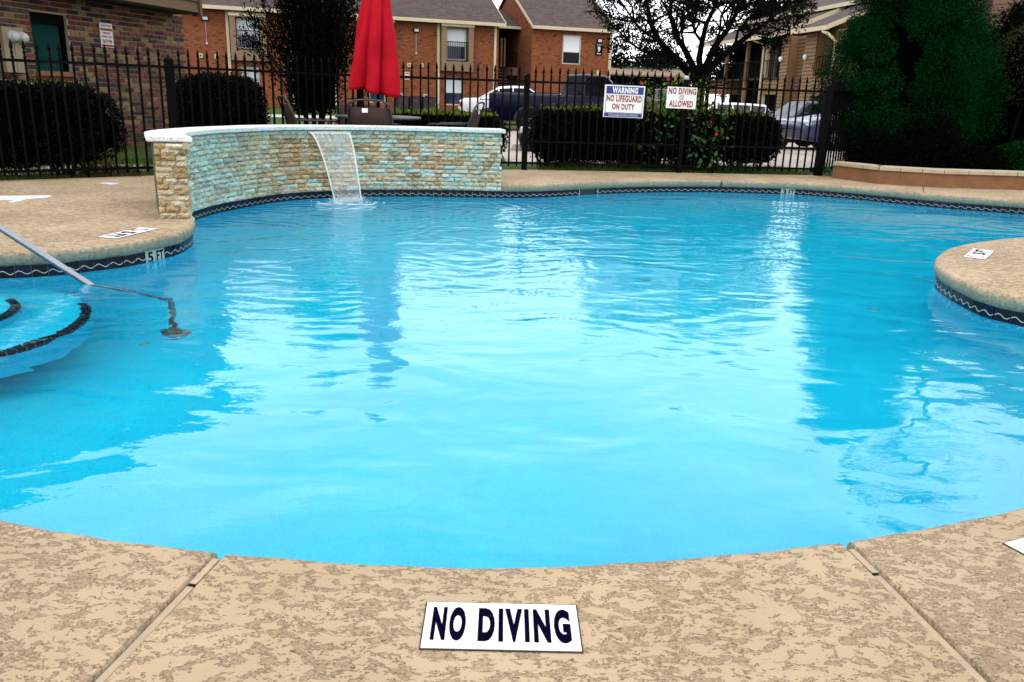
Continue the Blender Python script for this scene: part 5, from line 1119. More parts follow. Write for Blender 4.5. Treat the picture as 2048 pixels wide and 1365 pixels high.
s = P9.px(1219, 120)[0]; part('downspout', M_TRIM, b9, lambda m: P9.box(m, s-.10, s+.06, GZ+.1, E9-.06, .004, .12)); flood(1198, 82, 0, P9, b9)
s, z = P9.px(1146, 145); 
s, z = P9.px(1196, 146); part('vent', M_TRIM, b9, lambda m: P9.box(m, s-.1, s+.1, z-.14, z+.14, .004, .06))
s, z = P9.px(1197.5, 99); sw = .24; rt = thing('building_number_sign', 'small black building sign with a white nine on the brick block', 'sign', P9.P(s, z, .03)); part('panel', M_GLASSD, rt, lambda m: P9.box(m, s-sw, s+sw, z-.37, z+.37, .004, .04))
Mx = P9.M(s, z, .042); text('9', M_WHITE, Mx, rt, .19, .33, bold=.04); text('BLDG', M_WHITE, Mx, rt, .30, .08, bold=.02, shift=(0, .27)); part('lower_strip', M_WHITE, rt, lambda m: P9.box(m, s-.15, s+.15, z-.29, z-.25, .042, .046))
for x in (1052, 1114, 1172): pass
for x, y in ((1070, 8), (1118, 8), (1174, 24)):
    p = V(x, y, 60.5); m = MB(); m.tube([p - Vector((0, 0, .25)), p + Vector((0, 0, .12))], .045, 7); m.build('vent_pipe', M_WFRAME, b9)
p = V(1026, 14, 62); m = MB(); m.lathe([(0, .25), (.3, .2), (.42, .1), (.42, -.15), (.3, -.2), (.3, -.6)], p, 12); m.build('roof_fan', M_AC, b9); part('chimney_base', M_TRIM, b9, lambda m: m.box((p.x-.2, p.y, p.z-.62), (1.9, .8, .35)))
for x in (829, 865): p = V(x, 3, 56); m = MB(); m.tube([p - Vector((0, 0, .5)), p], .045, 7); m.build('vent_pipe', M_WFRAME, bld)
# breezeway between the two blocks
LP = Plane(V(992, 130, 57.0), V(1066, 130, 58.2)); br = thing('stair_breezeway', 'dark stair breezeway with landing between the two brick blocks', 'breezeway', LP.P(0, 0)); EL = LP.px(1020, 58.5)[1]
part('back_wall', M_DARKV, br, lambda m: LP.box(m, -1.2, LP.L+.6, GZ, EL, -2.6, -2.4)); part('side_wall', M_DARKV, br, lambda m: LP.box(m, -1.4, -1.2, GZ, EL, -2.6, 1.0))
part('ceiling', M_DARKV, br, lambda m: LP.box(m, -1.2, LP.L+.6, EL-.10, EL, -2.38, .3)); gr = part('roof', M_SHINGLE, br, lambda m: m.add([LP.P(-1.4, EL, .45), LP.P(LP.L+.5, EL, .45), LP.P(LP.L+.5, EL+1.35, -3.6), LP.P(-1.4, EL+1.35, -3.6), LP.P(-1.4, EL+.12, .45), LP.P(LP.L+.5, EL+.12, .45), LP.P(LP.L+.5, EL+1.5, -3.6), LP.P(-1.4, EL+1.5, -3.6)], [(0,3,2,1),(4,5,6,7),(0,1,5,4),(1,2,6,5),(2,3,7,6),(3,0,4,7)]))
m = MB(); LP.box(m, -1.3, LP.L+.3, EL-.02, EL+.14, .455, .55); m.build('gutter', M_TRIM, gr)
r = rect(LP, 1019, 136, 1046, 152); part('landing', M_BEIGE, br, lambda m: LP.box(m, r[0], r[1]+.3, r[2], r[3], -2.3, .1))
M_RUST = simple('rust_door', (.055, .018, .010), .7, .2, 2)
for x0, x1 in ((995, 1001), (1014, 1033)): r = rect(LP, x0, 76, x1, 134); part('door', M_RUST, br, lambda m: LP.box(m, r[0], r[1], r[2], r[3], -2.38, -2.3))
for x in (1004.5, 1011, 1041): r = rect(LP, x-1.5, 76, x+1.3, 134); part('post', M_BEIGE, br, lambda m: LP.box(m, r[0], r[1], r[2], r[3], -.2, -.1))
for k in range(9): r = rect(LP, 994+k*1.0, 138+k*6.2, 1016+k*.6, 140.5+k*6.2); part('stair_tread', M_BEIGE, br, lambda m: LP.box(m, r[0], r[1], r[2], r[3]-.02, -.9+k*.12, -.6+k*.12))
r = rect(LP, 1015, 106, 1046, 134)
m = MB(); [LP.box(m, r[0]+(r[1]-r[0])*k/14-.012, r[0]+(r[1]-r[0])*k/14+.012, r[2], r[3]-.04, .08, .1) for k in range(15)]; LP.box(m, r[0], r[1], r[3]-.04, r[3], .07, .11); m.build('landing_railing', M_IRON, br)

# brick clubhouse on the left: real bricks
CP = Plane(V(-300, 120, 10.2), V(371.5, 120, 16.4)); cb_ = thing('clubhouse', 'multicoloured brick clubhouse with brown overhanging upper storey at left', 'building', CP.P(CP.L, 0))
M_CMORT = simple('pale_mortar', (.34, .29, .20), .95, .15, 30, bump=.5, bscale=120)
wd = rect(CP, 66, 28, 139, 147); ZS = CP.px(300, 18)[1]; print('soffit', [CP.px(x, y)[1] for x, y in ((394,36),(152,0))], 'win', wd)
ZS = 2.27
part('mortar_wall', M_CMORT, cb_, lambda m: wall_holes(CP, m, 0, CP.L, -.25, ZS, [wd], -.25, -.008)); part('back_part', M_CMORT, cb_, lambda m: CP.box(m, 0, CP.L, -.25, ZS, -9, -.252))
M_GREENG = m_glass('green_tinted_glass', (.006, .035, .030), .1, .15)
w = part('window', M_IRON, cb_, lambda m: (CP.box(m, wd[0], wd[0]+.04, wd[2], wd[3], -.16, -.06), CP.box(m, wd[1]-.05, wd[1], wd[2], wd[3], -.16, -.06), CP.box(m, wd[0]+.04, wd[1]-.05, wd[3]-.14, wd[3], -.16, -.06))); m = MB(); CP.box(m, wd[0]+.04, wd[1]-.05, wd[2]+.03, wd[3]-.14, -.15, -.13); m.build('pane', M_GREENG, w); m = MB(); CP.box(m, wd[0]-.02, wd[1]+.02, wd[2]-.04, wd[2]+.03, -.15, .05); m.build('sill', M_STUCCO, w)
M_CB = [simple('brick_red', (.10, .016, .010), .85, .3, 30, bump=.4), simple('brick_dark', (.022, .010, .010), .85, .4, 30, bump=.4), simple('brick_tan', (.21, .125, .052), .85, .25, 30, bump=.4), simple('brick_brown', (.10, .045, .018), .85, .3, 30, bump=.4), simple('brick_rose', (.15, .045, .022), .85, .3, 30, bump=.4)]
bm0 = MB(); bm0.box((0, 0, 0), (1, 1, 1)); bo = bm0.build('brick', M_CB[0], cb_); bme = bo.data; bpy.data.objects.remove(bo)
cands = []; BW, BH = .205, .0765; nrow = int((ZS + .2) / BH)
def boxed(mb, a0, a1, z0, z1, mi): CP.box(mb, a0, a1, z0, z1, -.004, .004, mi)
rd = random.Random(21); restb = MB(); sv0 = CP.px(-12, 120)[0]
for k in range(nrow):
    z = ZS - .01 - (k + .5) * BH; s = CP.L - (BW/2 if k % 2 else 0) ; s += BW
    while s > 2.0:
        a1 = min(s, CP.L) - .008; a0 = s - BW + .008; s -= BW
        if a1 - a0 < .04: continue
        if a0 < wd[1] and a1 > wd[0] and wd[2]-.04 < z < wd[3]+.02:
            if a0 < wd[0]-.04: a1 = wd[0]-.005
            elif a1 > wd[1]+.04: a0 = wd[1]+.005
            else: continue
        c = rd.choices(range(5), (3, 2.6, 3.4 if z > .35 else .8, 2.4, 2))[0]; P3 = CP.P((a0+a1)/2, z); x, y = proj(P3); vis = x > -15 and (y < 168 or x > 232) and y > 20 and y < 290
        cands.append((P3.length if vis else 999, a0, a1, z, c))
cands.sort(key=lambda t: t[0]); ang = math.atan2(CP.u.y, CP.u.x); rootl = Vector(cb_.location); nb = 0
for d, a0, a1, z, c in cands:
    if d < 900 and nb < 298:
        o = bpy.data.objects.new('brick', bme); COL.objects.link(o); o.parent = cb_; q = rd.uniform(0, .005); o.location = CP.P((a0+a1)/2, z, -.003+q/2) - rootl; o.scale = (a1-a0, .02+q, BH-.016); o.rotation_euler = (rd.uniform(-.01,.01), 0, ang); o.material_slots[0].link = 'OBJECT'; o.material_slots[0].material = M_CB[c]; nb += 1
    else: q = rd.uniform(0, .005); CP.box(restb, a0, a1, z-BH/2+.008, z+BH/2-.008, -.012, .005+q, c)
o = restb.build('small_bricks', M_CB, cb_); o['kind'] = 'stuff'; print('bricks', len(cands), nb)
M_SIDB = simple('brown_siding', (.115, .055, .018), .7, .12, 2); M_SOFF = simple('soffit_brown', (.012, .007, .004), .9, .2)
SE = CP.px(394, 25)[0]; SE = CP.L - .22
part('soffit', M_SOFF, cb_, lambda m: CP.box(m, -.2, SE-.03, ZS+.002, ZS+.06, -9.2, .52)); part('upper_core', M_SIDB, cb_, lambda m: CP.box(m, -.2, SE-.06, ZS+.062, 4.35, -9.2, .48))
for k in range(11):
    z0 = ZS+.03 + k*.185
    m = MB(); m.add([CP.P(-.2, z0, .55), CP.P(SE, z0, .55), CP.P(SE, z0+.19, .52), CP.P(-.2, z0+.19, .52), CP.P(-.2, z0, .48), CP.P(SE, z0, .48), CP.P(SE, z0+.19, .48), CP.P(-.2, z0+.19, .48)], [(0,1,2,3),(0,4,5,1),(1,5,6,2),(3,2,6,7)]); m.build('board', M_SIDB, cb_)
part('corner_board', M_SIDB, cb_, lambda m: CP.box(m, SE-.05, SE+.02, ZS-.03, 4.4, .40, .575)); rf = part('roof', M_SHINGLE, cb_, lambda m: m.add([CP.P(-.6, 4.38, 1.0), CP.P(SE+.35, 4.38, 1.0), CP.P(SE+.35, 5.5, -4.4), CP.P(-.6, 5.5, -4.4), CP.P(-.6, 4.38, -9.6), CP.P(SE+.35, 4.38, -9.6)], [(0,1,2,3),(3,2,5,4),(0,4,5,1),(1,5,2),(0,3,4)])); m = MB(); CP.box(m, -.6, SE+.35, 4.28, 4.48, 1.003, 1.1); m.build('gutter', M_SIDB, rf)
q = rect(CP, -6, 55, 36, 145); M_UTIL = simple('cream_utility_box', (.26, .21, .12), .6, .1); rt = thing('utility_cabinet', 'cream utility cabinet with two round meters on the left brick wall', 'utility box', CP.P(q[1], q[2])); part('cabinet', M_UTIL, rt, lambda m: (CP.box(m, q[0], (q[0]+q[1])/2-.006, q[2], q[3], .008, .13), CP.box(m, (q[0]+q[1])/2+.006, q[1], q[2], q[3], .008, .13)))
for x, y in ((9, 73), (28, 76)):
    s, z = CP.px(x, y); m = MB(); c = CP.P(s, z, .13); T = CP.M(s, z, .13); pr = [(.085, 0), (.085, .03), (.07, .035), (.068, .07), (.05, .09), (0, .095)]; vs = [T @ Vector((r*math.cos(a*.3927), r*math.sin(a*.3927), h)) for r, h in pr for a in range(16)]; m.add(vs, [(i*16+k, i*16+(k+1)%16, (i+1)*16+(k+1)%16, (i+1)*16+k) for i in range(5) for k in range(16)], 0, True); m.build('meter', M_WFRAME if x == 9 else M_WFRAME, rt)
q = rect(CP, 199, 47, 224, 95); rt = thing('towing_sign', 'red and white permit parking towing notice on the clubhouse bricks', 'sign', CP.P(q[0], q[2])); part('panel', M_WHITE, rt, lambda m: CP.box(m, q[0], q[1], q[2], q[3], .014, .018)); W9, H9 = q[1]-q[0], q[3]-q[2]; Mx = CP.M((q[0]+q[1])/2, (q[2]+q[3])/2, .0185)
patch(Mx, 0, H9*.235, W9*.94, H9*.09, M_SRED, rt, name='band'); patch(Mx, 0, -H9*.43, W9*.94, H9*.09, M_SRED, rt, name='band')
for tx, yy, hh, ww in (('Tow-Away', .39, .12, .8), ('PERMIT', .09, .085, .6), ('PARKING ONLY', -.06, .085, .84), ('VIOLATORS WILL BE\nTOWED AT OWNERS\nEXPENSE 24 HOURS', -.25, .16, .8)): text(tx, M_SRED, Mx @ Matrix.Translation((0, 0, .0005)), rt, W9*ww, H9*hh, bold=.03, shift=(0, H9*yy))

# tan clapboard building on the right, running away from the camera
RP = Plane(V(1405, 120, 66), V(1760, 120, 42)); M_SIDT = simple('tan_siding', (.20, .112, .042), .75, .1, 2); M_SIDR = simple('reddish_and_shaded_siding', (.13, .056, .018), .75, .1, 2)
rb = thing('siding_building', 'tan clapboard two storey building with dark porches at right', 'building', RP.P(RP.L, 0)); GR = -.55
ER = RP.px(1610, 68)[1]; print('right eave', ER, [RP.px(x, y)[1] for x, y in ((1517,82),(1573,73),(1661,63))])
def rr(x0, x1): ym = 130; return RP.px(x0, ym)[0], RP.px(x1, ym)[0]
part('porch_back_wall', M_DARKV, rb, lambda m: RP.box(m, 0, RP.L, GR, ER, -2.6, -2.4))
def clap(x0, x1, z0, z1, mat, n=0.0, name='board'):
    s0, s1 = rr(x0, x1); part('panel_core', mat, rb, lambda m: RP.box(m, s0, s1, z0, z1, n-1.2, n-.02)); k = 0; z = z0; pitch = .20
    while z < z1 - .02:
        h = min(pitch, z1-z); m = MB(); m.add([RP.P(s0, z, n+.05), RP.P(s1, z, n+.05), RP.P(s1, z+h, n), RP.P(s0, z+h, n), RP.P(s0, z, n-.02), RP.P(s1, z, n-.02)], [(0,1,2,3),(0,4,5,1)]); m.build(name, mat, rb); z += pitch
clap(1561, 1576, GR, ER, M_SIDT); clap(1577, 1607, GR, ER, M_SIDR, n=-.5); clap(1607, 1629, GR, ER, M_SIDT); z2 = RP.px(1645, 152)[1]; clap(1629, 1664, z2-1.05, z2, M_SIDT); clap(1664, 1760, GR, ER, M_SIDT); clap(1410, 1448, z2-1.0, z2-.1, M_SIDT, n=-.3); clap(1529, 1561, z2-1.0, z2-.15, M_SIDT, n=-.1)  # set-back panel's shade is put into its darker reddish siding colour
for x in (1448, 1488, 1527): s = rr(x, x)[0]; part('porch_post', M_BEIGE if x != 1527 else M_TRIM, rb, lambda m: RP.box(m, s-.12, s+.12, GR, ER, -.3, -.1))
for x0, x1 in ((1410,1527),(1527,1561),(1629,1664)):
    s0, s1 = rr(x0, x1); m = MB(); nn = int((s1-s0)/.3); [RP.box(m, s0+(s1-s0)*k/nn-.02, s0+(s1-s0)*k/nn+.02, z2, z2+1.0, -.12, -.09) for k in range(nn+1)]; RP.box(m, s0, s1, z2+1.0, z2+1.05, -.13, -.08); m.build('railing', M_IRON, rb)
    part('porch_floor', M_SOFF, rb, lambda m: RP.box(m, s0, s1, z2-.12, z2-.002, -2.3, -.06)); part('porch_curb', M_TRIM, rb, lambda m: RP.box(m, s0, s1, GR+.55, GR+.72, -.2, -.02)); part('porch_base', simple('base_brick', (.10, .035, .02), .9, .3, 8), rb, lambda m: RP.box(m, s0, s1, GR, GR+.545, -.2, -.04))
    part('door', M_RUST, rb, lambda m: (RP.box(m, (s0*.55+s1*.45), (s0*.25+s1*.75), z2, z2+2.0, -2.38, -2.3)))
    m = MB(); RP.box(m, (s0*.30+s1*.70), (s0*.26+s1*.74), z2, ER-.1, -2.2, -2.1); m.build('column', M_BEIGE, rb)
for x, y in ((1565,119),(1614,115)):
    s, z = RP.px(x, y); m = MB(); c = RP.P(s, z, .12); m.lathe([(0, .16), (.10, .12), (.13, 0), (.08, -.14), (0, -.16)], c, 10); m.build('wall_lamp', M_WHITE, rb)
def rroof(s0, s1, e0, e1, n0, n1, th=.14, side=True):
    vs = [RP.P(s0, e0, n0), RP.P(s1, e0, n0), RP.P(s1, e1, n1), RP.P(s0, e1, n1)]; vs += [v + Vector((0, 0, th)) for v in vs]; o = part('roof', M_SHINGLE, rb, lambda m: m.add(vs, [(0,3,2,1),(4,5,6,7),(0,1,5,4),(1,2,6,5),(2,3,7,6),(3,0,4,7)])); m = MB(); RP.box(m, s0, s1, e0-.06, e0+th+.02, n0+.003, n0+.13); m.build('gutter', M_TRIM, o)
    m = MB()
    for s in (s1+.003,): m.add([RP.P(s, e0-.05, n0+.1), RP.P(s, e1-.05, n1), RP.P(s, e1+th+.05, n1), RP.P(s, e0+th+.05, n0+.1), RP.P(s+.08, e0-.05, n0+.1), RP.P(s+.08, e1-.05, n1), RP.P(s+.08, e1+th+.05, n1), RP.P(s+.08, e0+th+.05, n0+.1)], [(0,1,2,3),(7,6,5,4),(0,3,7,4),(0,4,5,1),(3,2,6,7)])
    m.build('rake_board', M_TRIM, o)
sA_ = rr(1407, 1573); rroof(sA_[0], sA_[1], ER, ER+1.6, .6, -3.2); sB_ = rr(1596, 1668); rroof(sB_[0], sB_[1], ER+.02, ER+1.6, .55, -3.2)
sC_ = rr(1412, 1760); part('upper_wall', M_SIDR, rb, lambda m: RP.box(m, sC_[0], sC_[1], ER, ER+2.0, -3.6, -3.35))
zt = RP.px(1560, 52)[1]; q0 = RP.L; rroof(-1, rr(0,1690)[1], ER+1.75, ER+3.6, -2.9, -7.5)
part('gable_end', M_SIDR, rb, lambda m: m.add([RP.P(rr(0,1760)[1], GR, -.02), RP.P(rr(0,1760)[1], ER, -.02), RP.P(rr(0,1760)[1], ER+3.4, -7.4), RP.P(rr(0,1760)[1], GR, -12)], [(0,1,2,3)]))
s = rr(0, 1668)[1]; ds = [RP.P(s-.5, ER-.1, .62), RP.P(s-.1, ER-.22, .55), RP.P(s+.06, ER-.6, .1), RP.P(s, ER-1.2, .08), RP.P(s-.0, GR+.3, .08)]; m = MB(); m.tube(ds, .085, 8); m.build('downspout', M_TRIM, rb)
s = rr(0, 1527)[1]; m = MB(); m.tube([RP.P(s-.6, ER-.05, .6), RP.P(s, ER-.35, .1), RP.P(s, GR+.2, .05)], .07, 7); m.build('downspout', M_TRIM, rb)
# taller brown siding house far right behind the evergreens, with a pine in front
HP = Plane(V(1880, 40, 31), V(2130, 40, 27)); hb = thing('siding_building', 'brown horizontal board house showing above the evergreens at top right', 'building', HP.P(0, 0)); z = 3.0; part('wall_core', M_SIDR, hb, lambda m: HP.box(m, -.1, HP.L+2, -.5, 8.2, -6, -.03))
M_SIDP = simple('dusty_siding', (.15, .082, .045), .8, .1, 2)
while z < 8.2: m = MB(); m.add([HP.P(-.1, z, .02), HP.P(HP.L+2, z, .02), HP.P(HP.L+2, z+.17, 0), HP.P(-.1, z+.17, 0), HP.P(-.1, z, -.03), HP.P(HP.L+2, z, -.03)], [(0,1,2,3),(0,4,5,1)]); m.build('board', M_SIDP, hb); z += .17
def rk(a, b, nm, mat, w=.14):
    p, q = HP.px(*a), HP.px(*b); m = MB(); m.add([HP.P(p[0], p[1]-w, .3), HP.P(q[0], q[1]-w, .3), HP.P(q[0], q[1], .3), HP.P(p[0], p[1], .3), HP.P(p[0], p[1]-w, .25), HP.P(q[0], q[1]-w, .25), HP.P(q[0], q[1], .25), HP.P(p[0], p[1], .25)], [(0,1,2,3),(7,6,5,4),(0,4,5,1),(3,2,6,7)]); m.build(nm, mat, hb)
rk((1903,27),(1958,52),'rake_board',M_TRIM)
pn = V(1972, 30, 24); root = thing('pine_tree', 'bare brown pine trunk rising before the brown siding at top right', 'tree', (pn.x, 24, -.3)); m = MB(); m.tube([(pn.x-.2, 24, -.4), (pn.x-.05, 24, 2.5), (pn.x, 24, 4.5), (pn.x+.12, 24, 8.5), (pn.x+.2, 24, 10)], [.2, .17, .13, .11, .06], 12); m.build('trunk', M_BARK2, root); P = []; D = []; rd = random.Random(2)
for k in range(60):
    c = Vector((pn.x + rd.gauss(.1, .9), 24 + rd.gauss(0, .9), rd.uniform(8, 10.5)))
    for j in range(110): v = Vector((rd.gauss(0,1), rd.gauss(0,1), rd.gauss(0,1))).normalized(); P.append(c + v*.3*rd.random()); D.append(v)
foliage('crown', P, D, .16, L_DARK, root, aspect=.1)
ob = V(2045, 80, 13.6); rd = random.Random(8); P = []; D = []; root = thing('olive_shrub', 'olive toned bushy shrub top at the upper right corner', 'shrub', (ob.x, 13.6, .2))
for k in range(9000): v = Vector((rd.gauss(0,1), rd.gauss(0,1), rd.gauss(0,1))).normalized(); q = rd.random()**.35; P.append(Vector((ob.x+.12+v.x*.62*q, 13.4+v.y*.5*q, 1.75+v.z*.62*q))); D.append(v)
foliage('crown', P, D, .05, M_SHRUBG, root, aspect=.4); core_mesh((ob.x+.12, 13.4, 1.7), (.5, .4, .5), 0, root, M_TWIG, k=2.2); m = MB(); m.tube([(ob.x, 13.5, .1), (ob.x+.1, 13.4, 1.4)], .03, 6); m.build('trunk', M_BARK, root)
# low carport roof far behind the oak
KP = Plane(V(1215, 140, 63), V(1425, 140, 65)); kp = thing('carport', 'low tan roofed carport with teal ridge line beyond the oak', 'carport', KP.P(0, 0)); r = rect(KP, 1215, 134, 1425, 152); M_TANR = simple('tan_roof', (.22, .14, .085), .9, .12, 3)
part('roof', M_TANR, kp, lambda m: m.add([KP.P(r[0], r[2], .0), KP.P(r[1], r[2], .0), KP.P(r[1], r[3], -5), KP.P(r[0], r[3], -5), KP.P(r[0], r[2]-.1, .0), KP.P(r[1], r[2]-.1, .0), KP.P(r[1], r[3]-.1, -5), KP.P(r[0], r[3]-.1, -5)], [(0,1,2,3),(4,7,6,5),(0,4,5,1)])); part('ridge_flashing', simple('teal_metal', (.05, .16, .14), .5, .1), kp, lambda m: KP.box(m, r[0], r[1], r[3], r[3]+.1, -5.1, -4.98))
part('back_wall', M_DARKV, kp, lambda m: KP.box(m, r[0], r[1], GR, r[2], -4.4, -4.2))
for k in range(6): a = r[0]+.2+(r[1]-r[0]-.4)*k/5; part('post', M_IRON, kp, lambda m: KP.box(m, a-.07, a+.07, GR, r[2]-.1, -.3, -.16))
M_NAVY = None

# ------------------------------------------------------------------ parked vehicles
def m_paint(name, c, rough=.3, metal=.1):
    t = NT(name); n = t.noise(t.pos(), 1.3, 3, .5); t.base(t.ramp(n, [(.3, tuple(q*.9 for q in c)), (.7, c)])); t.b.inputs['Roughness'].default_value = rough; t.b.inputs['Metallic'].default_value = metal; t.b.inputs['Coat Weight'].default_value = .04; t.b.inputs['Coat Roughness'].default_value = .05; return t.mat
P_NAVY = m_paint('navy_car_paint', (.002, .003, .022)); P_NAVY.node_tree.nodes['Principled BSDF'].inputs['Specular IOR Level'].default_value = .12; P_BLACK = m_paint('black_car_paint', (.004, .004, .006), .3); P_WHITE = m_paint('white_car_paint', (.72, .73, .76), .3, 0); P_SLATE = m_paint('slate_blue_car_paint', (.028, .040, .10)); P_SILV = m_paint('pale_blue_car_paint', (.34, .40, .50))
M_TYRE = simple('tyre_rubber', (.006, .006, .006), .9, .2, 20, spec=.1); M_RIM = simple('wheel_rim', (.20, .20, .22), .35, .1, metal=.8); M_TAIL = simple('red_tail_lamp', (.45, .006, .010), .2, .1); M_HEAD = simple('headlamp_lens', (.55, .60, .66), .15, .1); M_TRIMB = simple('black_trim', (.004, .004, .005), .6, .2); M_CHROME = simple('chrome_trim', (.6, .6, .62), .15, .05, metal=1.0)
def vehicle(name, label, cat, loc, rz, paint, L, W, H, kind, group='vehicles parked in the lot', glass=None, zs=1.0):
    root = thing(name, label, cat, loc, rz, group=group); hw = W/2; glass = glass or M_GLASSD; b = H*.60
    # stations: x, z low, z belt, z roof, half width, roof half width
    if kind == 'sedan': S = [(L*.5, .42, .55, .57, .72), (L*.485, .26, .62, .66, .86), (L*.42, .20, .70, .74, .96), (L*.25, .20, .80, .86, 1), (L*.15, .20, .88, .93, 1), (-.02*L, .20, .92, H, 1), (-.12*L, .20, .93, H*1.0, 1), (-.22*L, .20, .94, H*.97, 1), (-.36*L, .20, .95, 1.01, .99), (-.46*L, .24, .93, .98, .93), (-.495*L, .34, .86, .90, .84), (-.5*L, .45, .7, .72, .78)]; cab = (4, 8)
    elif kind == 'suv': S = [(L*.5, .45, .70, .72, .76), (L*.485, .30, .80, .84, .88), (L*.40, .26, .92, .98, .97), (L*.26, .25, 1.0, 1.06, 1), (L*.20, .25, 1.04, 1.10, 1), (.06*L, .25, 1.06, H, 1), (-.10*L, .25, 1.07, H*1.01, 1), (-.28*L, .25, 1.07, H*1.0, 1), (-.42*L, .25, 1.07, H*.98, 1), (-.485*L, .28, 1.04, 1.12, .96), (-.5*L, .42, .85, .90, .88)]; cab = (4, 9)
    else: S = [(L*.5, .5, .88, .92, .80), (L*.49, .38, .98, 1.04, .92), (L*.42, .34, 1.04, 1.12, .98), (L*.27, .34, 1.10, 1.16, 1), (L*.22, .34, 1.14, 1.20, 1), (L*.11, .34, 1.15, H, 1), (0, .34, 1.16, H*1.01, 1), (-.09*L, .34, 1.16, H*.99, 1), (-.12*L, .34, 1.16, 1.20, 1), (-.49*L, .36, 1.18, 1.20, 1), (-.5*L, .42, 1.16, 1.18, .98)]; cab = (4, 8)
    m = MB(); secs = []
    for i, (x, zl, zb, zr, k) in enumerate(S):
        w = hw*k; c = cab[0] < i < cab[1]; rw = w*(.74 if c else .90); mid = zl + (zb-zl)*.55
        h = [(0, zl), (w*.86, zl), (w*.97, zl+.08), (w*1.0, mid), (w*.985, zb-.05), (w*.955, zb), (rw, zr-(.05 if c else .012)), (rw*.86, zr), (0, zr+.02)]
        secs.append([(x, y, z*zs) for y, z in h] + [(x, -y, z*zs) for y, z in h[-2:0:-1]])
    n = len(secs[0]); vs = [p for s_ in secs for p in s_]; fs = []
    for i in range(len(secs)-1):
        for k in range(n): fs.append((i*n+k, i*n+(k+1)%n, (i+1)*n+(k+1)%n, (i+1)*n+k))
    fs += [tuple(range(n-1, -1, -1)), tuple((len(secs)-1)*n+k for k in range(n))]
    if kind == 'pickup':
        m.add(vs, fs, 0, True); o = m.build('body', paint, root, local=True)
        mm = MB(); mm.box((-.31*L, 0, 1.215*zs), (.345*L, W*.80, .02)); mm.build('bed_opening', M_TRIMB, root, local=True)
    else: m.add(vs, fs, 0, True); o = m.build('body', paint, root, local=True)
    bmx = bmesh.new(); bmx.from_mesh(o.data); bmesh.ops.recalc_face_normals(bmx, faces=bmx.faces); bmx.to_mesh(o.data); bmx.free(); e = o.modifiers.new('edge', 'BEVEL'); e.width = .03; e.segments = 2; e.limit_method = 'ANGLE'; e.angle_limit = .6
    def quad(nm, P4, mat, sh=.07, off=.012):
        P4 = [Vector(p) for p in P4]; c = sum(P4, Vector())/4; nn = (P4[1]-P4[0]).cross(P4[3]-P4[0]).normalized()
        if nn.dot(c - Vector((0, 0, .8))) < 0: nn = -nn
        q = [p.lerp(c, sh) + nn*off for p in P4]; mm = MB(); mm.add(q + [p.lerp(c, sh) - nn*.01 for p in P4], [(0,1,2,3),(3,2,1,0)][:1] + [(0,4,5,1),(1,5,6,2),(2,6,7,3),(3,7,4,0)]); return mm.build(nm, mat, root, local=True)
    for sd in (1, -1):
        k5, k6 = (5, 6) if sd == 1 else (n-5, n-6)
        for i in range(cab[0], cab[1]): quad('side_window', [secs[i][k5], secs[i+1][k5], secs[i+1][k6], secs[i][k6]], glass, .09)
    i = cab[0]; quad('windscreen', [secs[i][7], secs[i+1][7], secs[i+1][n-7], secs[i][n-7]], M_GLASS if glass is M_GLASSD else glass, .06); i = cab[1]-1; quad('rear_window', [secs[i][7], secs[i+1][7], secs[i+1][n-7], secs[i][n-7]], glass, .08)
    R_w = .32 if kind == 'sedan' else .38; R_w *= (1 + zs)/2
    wx = (L*.32, -L*.29)
    for x in wx:
        for sd in (1, -1):
            mm = MB(); mm.lathe([(R_w*.62, -.02), (R_w*.9, .0), (R_w, .03), (R_w, .18), (R_w*.9, .21), (R_w*.6, .2)], (x, sd*hw*(.99) - (.19 if sd > 0 else .02)+ (0 if sd > 0 else .0), R_w), 20, axis='Y'); w_ = mm.build('wheel', M_TYRE, root, local=True); mm = MB(); y0 = sd*(hw*.985)
            mm.lathe([(0, 0), (R_w*.2, .0), (R_w*.25, -.03*sd), (R_w*.62, -.02*sd), (R_w*.62, -.08*sd)], (x, y0+.012*sd, R_w), 16, axis='Y'); mm.build('rim', M_RIM, w_, local=True)
            mm = MB(); vs = []; 
            for a in range(13):
                t = math.pi*a/12; 
                for rr_ in (R_w*1.0, R_w*1.16): vs.append((x+rr_*math.cos(t), sd*(hw+.004), R_w+rr_*math.sin(t)))
            mm.add(vs, [(2*a, 2*a+1, 2*a+3, 2*a+2) for a in range(12)]); mm.build('wheel_arch', M_TRIMB, root, local=True)
    tz = (.80 if kind == 'sedan' else .95)*zs
    for sd in (1, -1):
        mm = MB(); mm.box((-L*.488, sd*hw*.80, tz), (.10, hw*.30, .34 if kind == 'pickup' else .16)); t_ = mm.build('tail_light', M_TAIL, root, local=True, bevel=.02); mm = MB(); mm.box((L*.475, sd*hw*.68, .64*zs if kind == 'sedan' else .84*zs), (.12, hw*.42, .13)); mm.build('headlight', M_HEAD, root, local=True, bevel=.03)
        mm = MB(); mm.box((L*.14, sd*(hw+.10), (1.0 if kind == 'sedan' else 1.2)*zs), (.10, .20, .14)); mm.build('wing_mirror', paint, root, local=True, bevel=.03)
    mm = MB(); mm.box((L*.492, 0, .48*zs), (.06, W*.55, .16)); mm.build('grille', M_TRIMB, root, local=True); mm = MB(); mm.box((L*.498, 0, .48*zs), (.06, W*.5, .02)); mm.build('grille_bar', M_CHROME, root, local=True)
    mm = MB(); mm.box((-L*.495, 0, .42*zs), (.09, W*.84, .14)); mm.build('rear_bumper', M_CHROME if kind == 'pickup' else M_TRIMB, root, local=True, bevel=.02)
    mm = MB(); mm.box((-L*.503, 0, .62*zs), (.02, .34, .15)); mm.build('number_plate', M_WHITE, root, local=True)
    return root
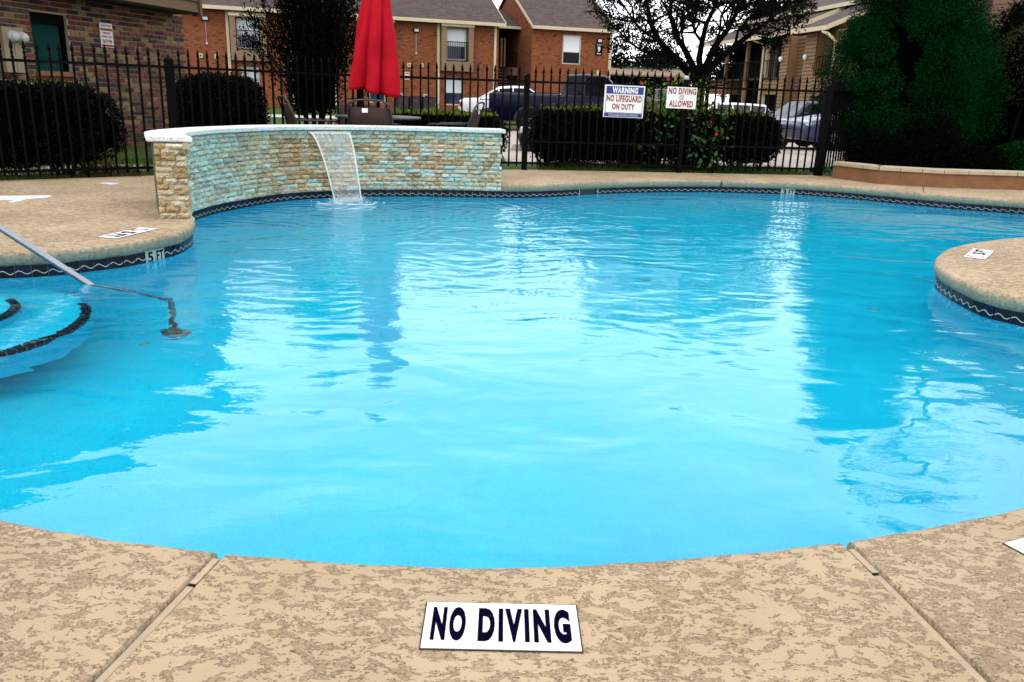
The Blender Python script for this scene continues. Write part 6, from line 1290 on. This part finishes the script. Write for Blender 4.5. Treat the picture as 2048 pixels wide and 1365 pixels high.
def park(px, d, z=None): p = V(px, 200, d); return (p.x, p.y, gz(p.x, p.y) + .008 if z is None else z)
# each is placed by the pixel of its visible end
x, y, z = park(978, 27); vehicle('pickup_truck', 'dark navy pickup truck with red tail lamp behind the fence and hedge', 'pickup truck', (x+2.95, y+.1, z-.05), math.radians(-2), P_NAVY, 5.8, 1.98, 1.80, 'pickup', zs=.985)
x, y, z = park(1040, 16.8); vehicle('parked_car', 'black car nose poking out left of the long hedge behind the fence post', 'car', (x+2.25, y+.4, -.20), math.radians(180-8), P_BLACK, 4.4, 1.78, 1.38, 'sedan', zs=.92)
x, y, z = park(915, 32); vehicle('parked_car', 'white car with dark red tail lamp showing left of the navy pickup', 'car', (x+2.65, y+.3, z-.1), math.radians(3), P_WHITE, 5.2, 1.78, 1.47, 'sedan')
x, y, z = park(1446, 38); vehicle('parked_suv', 'white suv roof showing above the hedge right of the oak trunk', 'suv', (x, y, z-.05), math.radians(168), P_WHITE, 4.3, 1.8, 1.50, 'suv')
x, y, z = park(1592, 30); vehicle('parked_suv', 'dark blue suv with pale windscreen above the right hedge end', 'suv', (x+.55, y+.6, z), math.radians(196), P_NAVY, 4.6, 1.85, 1.62, 'suv', glass=None)
x, y, z = park(1592, 21.5); vehicle('parked_car', 'slate blue car facing left behind the gate of pickets at the planter', 'car', (x+2.3, y+.6, z+.12), math.radians(188), P_SLATE, 4.6, 1.80, 1.32, 'sedan', glass=m_glass('sky_glass', (.05, .10, .12), .15))
x, y, z = park(1984, 18.5); vehicle('parked_car', 'pale silver car rear showing below the dark evergreen at far right', 'car', (x+1.95, y+.3, z-.30), math.radians(20), P_SILV, 4.3, 1.78, 1.40, 'sedan')
for px, lab in ((1262, 'dark blue car under the left end of the tan carport'), (1325, 'dark blue car under the right end of the tan carport')): x, y, z = park(px, 61.5); vehicle('parked_car', lab, 'car', (x, y, .15), math.radians(90), m_paint('deep_blue_paint', (.006, .025, .11)), 4.4, 1.8, 1.6, 'sedan', glass=None)
p = G(1034, 300, -.02); m = MB(); w = .9; m.add([(-w,-.08,0),(w,-.08,0),(w,.08,0),(-w,.08,0),(-w+.05,-.05,.12),(w-.05,-.05,.12),(w-.05,.05,.12),(-w+.05,.05,.12)], [(0,3,2,1),(4,5,6,7),(0,1,5,4),(1,2,6,5),(2,3,7,6),(3,0,4,7)])
o = m.build('wheel_stop', M_WALK, bevel=.015); o.location = (p.x+.75, p.y, -.02); o.rotation_euler = (0, 0, .12); props(o, 'pale concrete wheel stop on the lot right of the stone wall', 'wheel stop')
